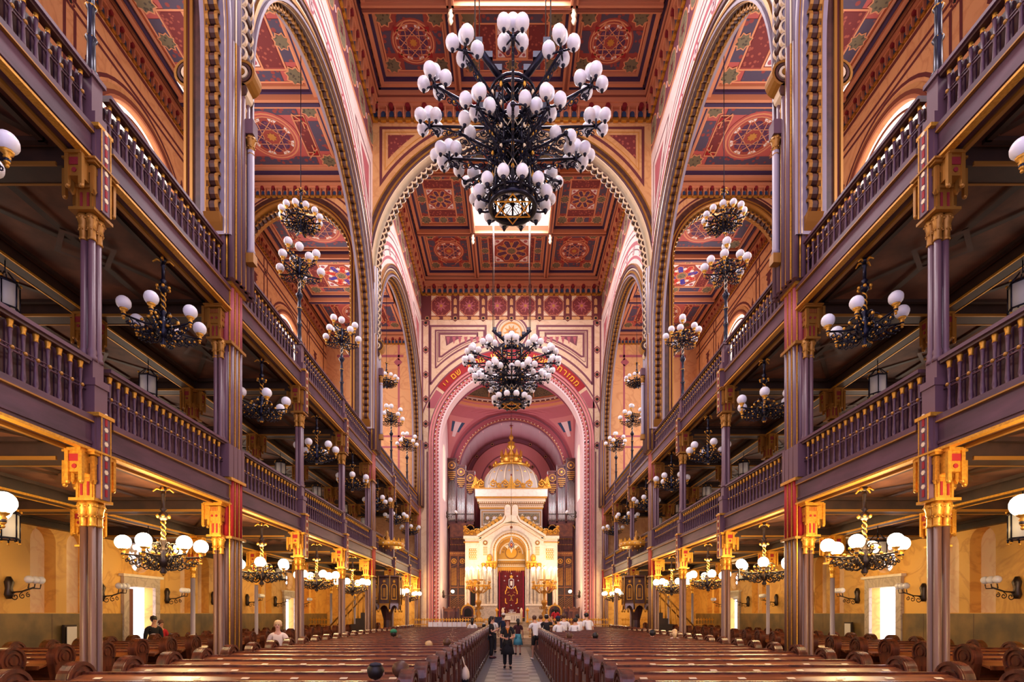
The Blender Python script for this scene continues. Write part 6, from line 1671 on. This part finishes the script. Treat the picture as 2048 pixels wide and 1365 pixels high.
# ================================================================== PEOPLE
def skin_obj(name, V, E, RAD, mname, parent, sub=1, root=0):
    me = bpy.data.meshes.new(name); me.from_pydata(V, E, []); me.materials.append(M[mname])
    o = bpy.data.objects.new(name, me); COL.objects.link(o); o.parent = parent
    md = o.modifiers.new('Skin', 'SKIN'); md.use_smooth_shade = True
    sv = me.skin_vertices[0].data
    for i, r in enumerate(RAD):
        rx, ry = r if isinstance(r, tuple) else (r, r)
        sv[i].radius = (rx, ry); sv[i].use_root = (i == root)
    sd = o.modifiers.new('Subdivision', 'SUBSURF'); sd.levels = sub; sd.render_levels = sub
    return o
def person(name_lbl, loc, rz, h=1.68, pose='stand', top='white_cloth', low='charcoal', hair='hair_dark', longhair=False, hat=None, sleeves='short', fingers=False,
           arms=None, stride=0.0, skirt=None, shoes='black_cloth', bare_legs=False, lean=0.0, female=False):
    """figure facing local -y, pelvis at origin plane; pose stand / sit"""
    t = empty('person', loc, rz); tag(t, name_lbl, 'person'); k = h/1.7
    J = {}
    hipz = .92*k if pose == 'stand' else .50
    def P(x, y, z): return (x*k, y*k, hipz+z*k)
    ln = lean
    J['pel'] = P(0, 0, .0); J['wai'] = P(0, -.3*ln*.15, .16); J['che'] = P(0, -ln*.16, .36); J['nec'] = P(0, -ln*.26, .54); J['nk2'] = P(0, -ln*.30-.01, .62)
    J['hd1'] = P(0, -ln*.36-.03, .68); J['hd2'] = P(0, -ln*.38-.015, .76); J['hd3'] = P(0, -ln*.38-.01, .83); 
    sw = .165 if female else .185
    A = arms or {}
    for sd, sg in (('l', -1), ('r', 1)):
        J['sh'+sd] = P(sg*sw, -ln*.24, .50)
        el, ha = A.get(sd, ((.24, .0, .22), (.25, -.06, -.02)))
        J['el'+sd] = P(sg*el[0], el[1]-ln*.2, el[2]); J['wr'+sd] = P(sg*ha[0], ha[1]-ln*.2, ha[2])
        J['hp'+sd] = P(sg*.095, 0, -.03)
        if pose == 'stand':
            st = stride*sg
            J['kn'+sd] = (sg*.10*k, (-.02-st*.5)*k, .48*k); J['an'+sd] = (sg*.10*k, (-st)*k+.02, .07); J['to'+sd] = (sg*.115*k, (-st-.15)*k, .045)
        else:
            J['kn'+sd] = (sg*.12*k, -.42*k, hipz+.02); J['an'+sd] = (sg*.12*k, -.40*k, .09); J['to'+sd] = (sg*.13*k, -.55*k, .05)
    names = []; V = []; RAD = []; E = []
    def add(n, r, par=None):
        names.append(n); V.append(J[n]); RAD.append((r[0]*k, r[1]*k) if isinstance(r, tuple) else r*k)
        if par is not None: E.append((names.index(par), names.index(n)))
    add('pel', (.13, .10)); add('wai', (.115, .085), 'pel'); add('che', (.14, .10), 'wai'); add('nec', (.07, .06), 'che'); add('nk2', (.048, .05), 'nec')
    add('hd1', (.058, .068), 'nk2'); add('hd2', (.076, .09), 'hd1'); add('hd3', (.06, .07), 'hd2')
    for sd in 'lr':
        add('sh'+sd, .058, 'nec'); add('el'+sd, .040, 'sh'+sd); add('wr'+sd, .026, 'el'+sd)
        add('hp'+sd, .085, 'pel'); add('kn'+sd, .056, 'hp'+sd); add('an'+sd, .036, 'kn'+sd); add('to'+sd, .032, 'an'+sd)
        # hand
        w_ = Vector(J['wr'+sd]); e_ = Vector(J['el'+sd]); d = (w_-e_).normalized(); sg = -1 if sd == 'l' else 1
        side = d.cross(Vector((0, 1, 0)));
        if side.length < .2: side = Vector((1, 0, 0))
        side.normalize(); nrm = side.cross(d).normalized()
        J['pa'+sd] = tuple(w_+d*.07*k); add('pa'+sd, (.036, .02), 'wr'+sd)
        if fingers:
            for q in range(4):
                o_ = (q-1.5)*.02; ln_ = (.055, .068, .064, .05)[q]
                J['f%d%s' % (q, sd)] = tuple(Vector(J['pa'+sd])+d*(.03+ln_*.45)*k+side*o_*k); J['g%d%s' % (q, sd)] = tuple(Vector(J['pa'+sd])+d*(.03+ln_)*k+side*o_*1.1*k-nrm*sg*.02*k)
                add('f%d%s' % (q, sd), .0095, 'pa'+sd); add('g%d%s' % (q, sd), .0075, 'f%d%s' % (q, sd))
            J['th'+sd] = tuple(w_+d*.05*k-side*.045*k); J['ti'+sd] = tuple(w_+d*.085*k-side*.055*k-nrm*sg*.01)
            add('th'+sd, .011, 'pa'+sd); add('ti'+sd, .009, 'th'+sd)
        else:
            J['fi'+sd] = tuple(w_+d*.145*k); add('fi'+sd, (.028, .014), 'pa'+sd); J['th'+sd] = tuple(w_+d*.09*k-side*.05*k); add('th'+sd, .011, 'pa'+sd)
    J['nos'] = tuple(Vector(J['hd2'])+Vector((0, -.096*k, -.02*k))); add('nos', .012, 'hd2')
    body = skin_obj('body', V, E, RAD, 'skin', t)
    def cloth(nm, seq, links, mname, grow):
        V2 = [J[n] for n, r in seq]; R2 = [((r[0]*k+grow, r[1]*k+grow) if isinstance(r, tuple) else r*k+grow) for n, r in seq]; idx = [n for n, r in seq]
        skin_obj(nm, V2, [(idx.index(a), idx.index(b)) for a, b in links], R2, mname, t)
    J['low'] = tuple(Vector(J['pel'])+Vector((0, 0, -.06*k)))
    seq = [('low', (.135, .105)), ('pel', (.13, .10)), ('wai', (.12, .09)), ('che', (.145, .105)), ('nec', (.075, .065))]; ln2 = [('low', 'pel'), ('pel', 'wai'), ('wai', 'che'), ('che', 'nec')]
    for sd in 'lr':
        seq.append(('sh'+sd, .06)); ln2.append(('nec', 'sh'+sd))
        e_ = Vector(J['el'+sd]); s_ = Vector(J['sh'+sd]); J['ml'+sd] = tuple(s_.lerp(e_, .7)); seq.append(('ml'+sd, .055)); ln2.append(('sh'+sd, 'ml'+sd))
        if sleeves == 'long': J['w2'+sd] = tuple(e_.lerp(Vector(J['wr'+sd]), .9)); seq += [('el'+sd, .043), ('w2'+sd, .032)]; ln2 += [('ml'+sd, 'el'+sd), ('el'+sd, 'w2'+sd)]
    cloth('shirt', seq, ln2, top, .014)
    seq = [('low', (.13, .10))]; ln2 = []
    for sd in 'lr':
        seq += [('hp'+sd, .09)]; ln2 += [('low', 'hp'+sd)]
        if bare_legs: J['mk'+sd] = tuple(Vector(J['hp'+sd]).lerp(Vector(J['kn'+sd]), .8)); seq.append(('mk'+sd, .075)); ln2.append(('hp'+sd, 'mk'+sd))
        else: J['m2'+sd] = tuple(Vector(J['kn'+sd]).lerp(Vector(J['an'+sd]), .93)); seq += [('kn'+sd, .062), ('m2'+sd, .05)]; ln2 += [('hp'+sd, 'kn'+sd), ('kn'+sd, 'm2'+sd)]
    cloth('trousers' if not bare_legs else 'shorts', seq, ln2, low, .014)
    if skirt:
        m = MB(); z = J['pel'][2]; m.lathe([(.25*k, -.42*k), (.21*k, -.2*k), (.165*k, .06*k), (.15*k, .12*k)], skirt, (0, 0, z), 14, sy=.75); m.build('skirt', t)
    for sd in 'lr':
        m = MB(); a = Vector(J['an'+sd]); b = Vector(J['to'+sd]); m.tube([a+Vector((0, .05, -.03)), a+Vector((0, -.02, -.02)), b+Vector((0, 0, -.005)), b+Vector((0, -.04, -.012))], [.036, .045, .038, .02], shoes, 8); m.build('shoe', t)
    m = MB(); c = Vector(J['hd2'])+Vector((0, .016*k, .035*k))
    m.ball(tuple(c), .098*k, hair, 12, 8, 1.05)
    if longhair: m.tube([c+Vector((0, .04, 0)), c+Vector((0, .07, -.12*k)), c+Vector((0, .08, -.27*k))], [.085*k, .08*k, .04*k], hair, 8)
    rr = random.Random(len(name_lbl))
    m.v = [(x+rr.uniform(-.007, .007), y_+rr.uniform(-.007, .007), z_+rr.uniform(-.007, .007)) for x, y_, z_ in m.v]
    m.build('hair', t)
    fc = Vector(J['hd2'])
    for sg in (-1, 1):
        m = MB(); m.ball((fc.x+sg*.03*k, fc.y-.079*k, fc.z+.012*k), .011*k, 'dark_gap', 6, 4); m.build('eye', t)
        m = MB(); m.ball((fc.x+sg*.08*k, fc.y, fc.z), .022*k, 'skin', 6, 4, 1.3); m.build('ear', t)
    m = MB(); m.box(fc.x-.022*k, fc.x+.022*k, fc.y-.082*k, fc.y-.07*k, fc.z-.05*k, fc.z-.042*k, 'maroon'); m.build('mouth', t)
    if hat:
        m = MB(); hc = tuple(c+Vector((0, -.01, .03*k)))
        if hat[0] == 'brim': m.lathe([(.17, 0), (.175, .01), (.11, .02), (.105, .09), (.08, .12), (.001, .13)], hat[1], hc, 14)
        elif hat[0] == 'kippah': m.lathe([(.075, .055), (.055, .077), (.001, .09)], hat[1], (hc[0], hc[1]+.02, hc[2]-.015), 12)
        else: m.lathe([(.106, .0), (.105, .05), (.07, .10), (.001, .12)], hat[1], hc, 12); m.box(hc[0]-.06, hc[0]+.06, hc[1]-.18, hc[1]-.08, hc[2], hc[2]+.012, hat[1])
        m.build('hat', t)
    return t, J
cam_arms = {'l': ((.25, -.04, .2), (.10, -.24, .17)), 'r': ((.25, -.04, .2), (.06, -.26, .17))}
t, J = person('person in black with straw sun hat walking up the aisle holding a camera', (-.16, 18.6, .02), 0, 1.62, 'stand', 'black_cloth', 'black_cloth', 'hair_red', True, ('brim', 'straw'), fingers=True, arms=cam_arms, stride=.07, skirt='black_cloth', female=True)
m = MB(); m.tube([(-.05, -.1, 1.38), (0, -.125, 1.30), (.05, -.1, 1.38)], .025, 'orange_cloth', 6); m.tube([(0, -.115, 1.38), (.01, -.13, 1.2)], [.04, .02], 'orange_cloth', 6); m.build('scarf', t)
c_ = empty('camera', (-.14, 18.33, 1.07)); tag(c_, 'small compact camera held at the waist by the person in black', 'camera')
m = MB(); m.box(-.055, .055, -.025, .01, -.03, .035, 'iron'); m.build('body', c_)
m = MB(); m.tube([(0, -.02, 0), (0, -.05, 0)], .024, 'charcoal', 10); m.build('lens', c_)
walk = dict(pose='stand')
person('person in dark clothes with long dark hair standing at the left pew ends', (-.86, 22.6, .02), R(80), 1.66, 'stand', 'black_cloth', 'black_cloth', 'hair_dark', True, None, arms={'l': ((.23, -.06, .22), (.12, -.22, .3)), 'r': ((.23, -.06, .22), (.1, -.24, .32))}, shoes='plum_cloth', female=True)
person('person in navy jacket with white cap standing near the end of the aisle', (-.42, 27.2, .02), R(190), 1.76, 'stand', 'navy_cloth', 'charcoal', 'hair_brown', False, ('cap', 'white_cloth'), 'long')
person('person in white shirt partly behind the straw hat in the aisle', (-.9, 26.0, .02), R(170), 1.64, 'stand', 'white_cloth', 'charcoal', 'hair_brown')
person('person in plum top and aqua shorts seen from behind in the aisle', (.28, 24.6, .02), R(185), 1.55, 'stand', 'plum_cloth', 'aqua_cloth', 'hair_dark', True, None, bare_legs=True, skirt='aqua_cloth', stride=.08, female=True)
person('person in white T-shirt and black shorts stepping from the right pews into the aisle', (.98, 21.9, .02), R(200), 1.7, 'stand', 'white_cloth', 'black_cloth', 'hair_brown', False, None, arms={'l': ((.24, .0, .24), (.2, -.15, .1)), 'r': ((.26, -.05, .28), (.2, -.3, .3))}, bare_legs=True, stride=.15, shoes='chalk', lean=.5)
def seated(lbl, x, row, **kw):
    y = min(YP, key=lambda q: abs(q-row))+.45
    kw.setdefault('pose', 'sit')
    return person(lbl, (x, y, 0), kw.pop('rz', pi), kw.pop('h', 1.7), **kw)
def up(x, y, z=0): return (x, y, z)
person('person with blond hair and cream T-shirt standing among the pews at the left column', (-5.55, 12.75, .02), R(15), 1.62, 'stand', 'cream_cloth', 'charcoal', 'hair_blond', False, None, fingers=True, arms={'l': ((.25, 0, .22), (.2, -.16, .02)), 'r': ((.25, 0, .22), (.18, -.18, .04))}, female=True)
person('person in dark jacket with grey hair standing in front of the open left door', (-11.1, 16.7, 0), R(60), 1.72, 'stand', 'black_cloth', 'charcoal', 'hair_dark', sleeves='long')
person('person in red top beside the dark jacket at the left door', (-11.3, 17.35, 0), R(60), 1.6, 'stand', 'red_cloth', 'charcoal', 'hair_brown', female=True)
# heads and shoulders above the pews
seated('person with black hair sitting in the nearest left rows, head only in view', -1.56, 5.5, top='charcoal', hair='hair_dark', h=1.62, hat=('kippah', 'charcoal'))
seated('person with dark brown hair sitting beside the kippah wearer in the nearest left rows', -1.28, 5.5, top='plum_cloth', hair='hair_brown', h=1.66)
seated('person with brown hair sitting in a left row close to the aisle end', -1.49, 11.4, top='charcoal', hair='hair_brown', h=1.6, female=True)
seated('person with light brown hair sitting two seats from the brown head in the left rows', -1.9, 11.4, top='olive', hair='hair_blond', h=1.5)
seated('person with green cap sitting in the middle of the left pews', -3.65, 16.2, top='black_cloth', hair='hair_dark', h=1.68, hat=('cap', 'green_cap'))
seated('person with brown hair low in the left pews behind the green cap', -3.3, 15.4, top='orange_cloth', hair='hair_brown', h=1.5)
person('person with long black hair and white sleeves in the front left rows', (-1.9, 26.0, .0), pi, 1.6, 'stand', 'white_cloth', 'black_cloth', 'hair_dark', True, female=True)
seated('person with white cap sitting in the front left rows near the aisle', -1.35, 25.9, top='white_cloth', hair='hair_dark', hat=('kippah', 'white_cloth'), h=1.75)
seated('person with raised hands and brown hair in the right rows', 1.65, 14.8, top='white_cloth', hair='hair_brown', h=1.62, arms={'l': ((.3, -.02, .45), (.16, .05, .62)), 'r': ((.24, 0, .3), (.2, -.2, .3))})
seated('person with spiky dark hair alone in the right rows', 2.4, 14.8, top='navy_cloth', hair='hair_dark', h=1.62)
seated('person with black cap and white shirt in the right rows', 4.3, 16.4, top='white_cloth', hair='hair_dark', hat=('kippah', 'black_cloth'), h=1.72)
person('person with blond hair at the far end of a right row by the column', (4.7, 15.65, 0), R(165), 1.36, 'stand', 'cream_cloth', 'charcoal', 'hair_blond', True, female=True)
# the group leaning over the front right pews
grp = [('person in black T-shirt with white kippah raising an arm in the front right group', 1.45, 22.2, 'black_cloth', 'hair_dark', ('kippah', 'white_cloth'), 1.76, {'l': ((.3, 0, .5), (.16, .0, .72)), 'r': ((.24, 0, .25), (.2, -.2, .2))}, .1),
       ('person in white shirt and dark blue cap bending in the front right group', 1.85, 20.4, 'white_cloth', 'hair_dark', ('cap', 'navy_cloth'), 1.66, None, .4),
       ('person in white shirt at the centre of the front right group', 2.2, 22.0, 'white_cloth', 'hair_brown', None, 1.78, None, .3),
       ('person in white turned sideways right of the group centre', 2.5, 21.2, 'white_cloth', 'hair_dark', None, 1.62, None, .6),
       ('person in white sitting low between two taller ones in the right group', 2.75, 22.6, 'white_cloth', 'hair_dark', None, 1.62, None, .4),
       ('person with dark hair in white shirt leaning forward in the right group', 3.0, 22.9, 'white_cloth', 'hair_dark', None, 1.76, None, .6),
       ('person in white bending lowest at the left of the right group', 1.3, 23.9, 'white_cloth', 'hair_brown', None, 1.72, None, .9),
       ('person in white at the right end of the group by the fence', 3.4, 23.2, 'white_cloth', 'hair_dark', None, 1.82, None, .8)]
person('person with long dark hair in red top standing on the step behind the group', (2.6, 31.9, .48), R(185), 1.72, 'stand', 'red_cloth', 'charcoal', 'hair_dark', True, female=True)
for i, (lb, x, y, top, hr, ht, h, ar, ln) in enumerate(grp):
    y = min(YP, key=lambda q: abs(q-y))+.40
    person(lb, (x, y, 0), R((170, 200, 185, 160, 200, 210, 175, 200)[i]), h, 'stand', top, 'charcoal', hr, False, ht, arms=ar, lean=ln)

# prototypes that were only used as sources of copies leave the scene
for o in PROTO: bpy.data.objects.remove(o, do_unlink=True)
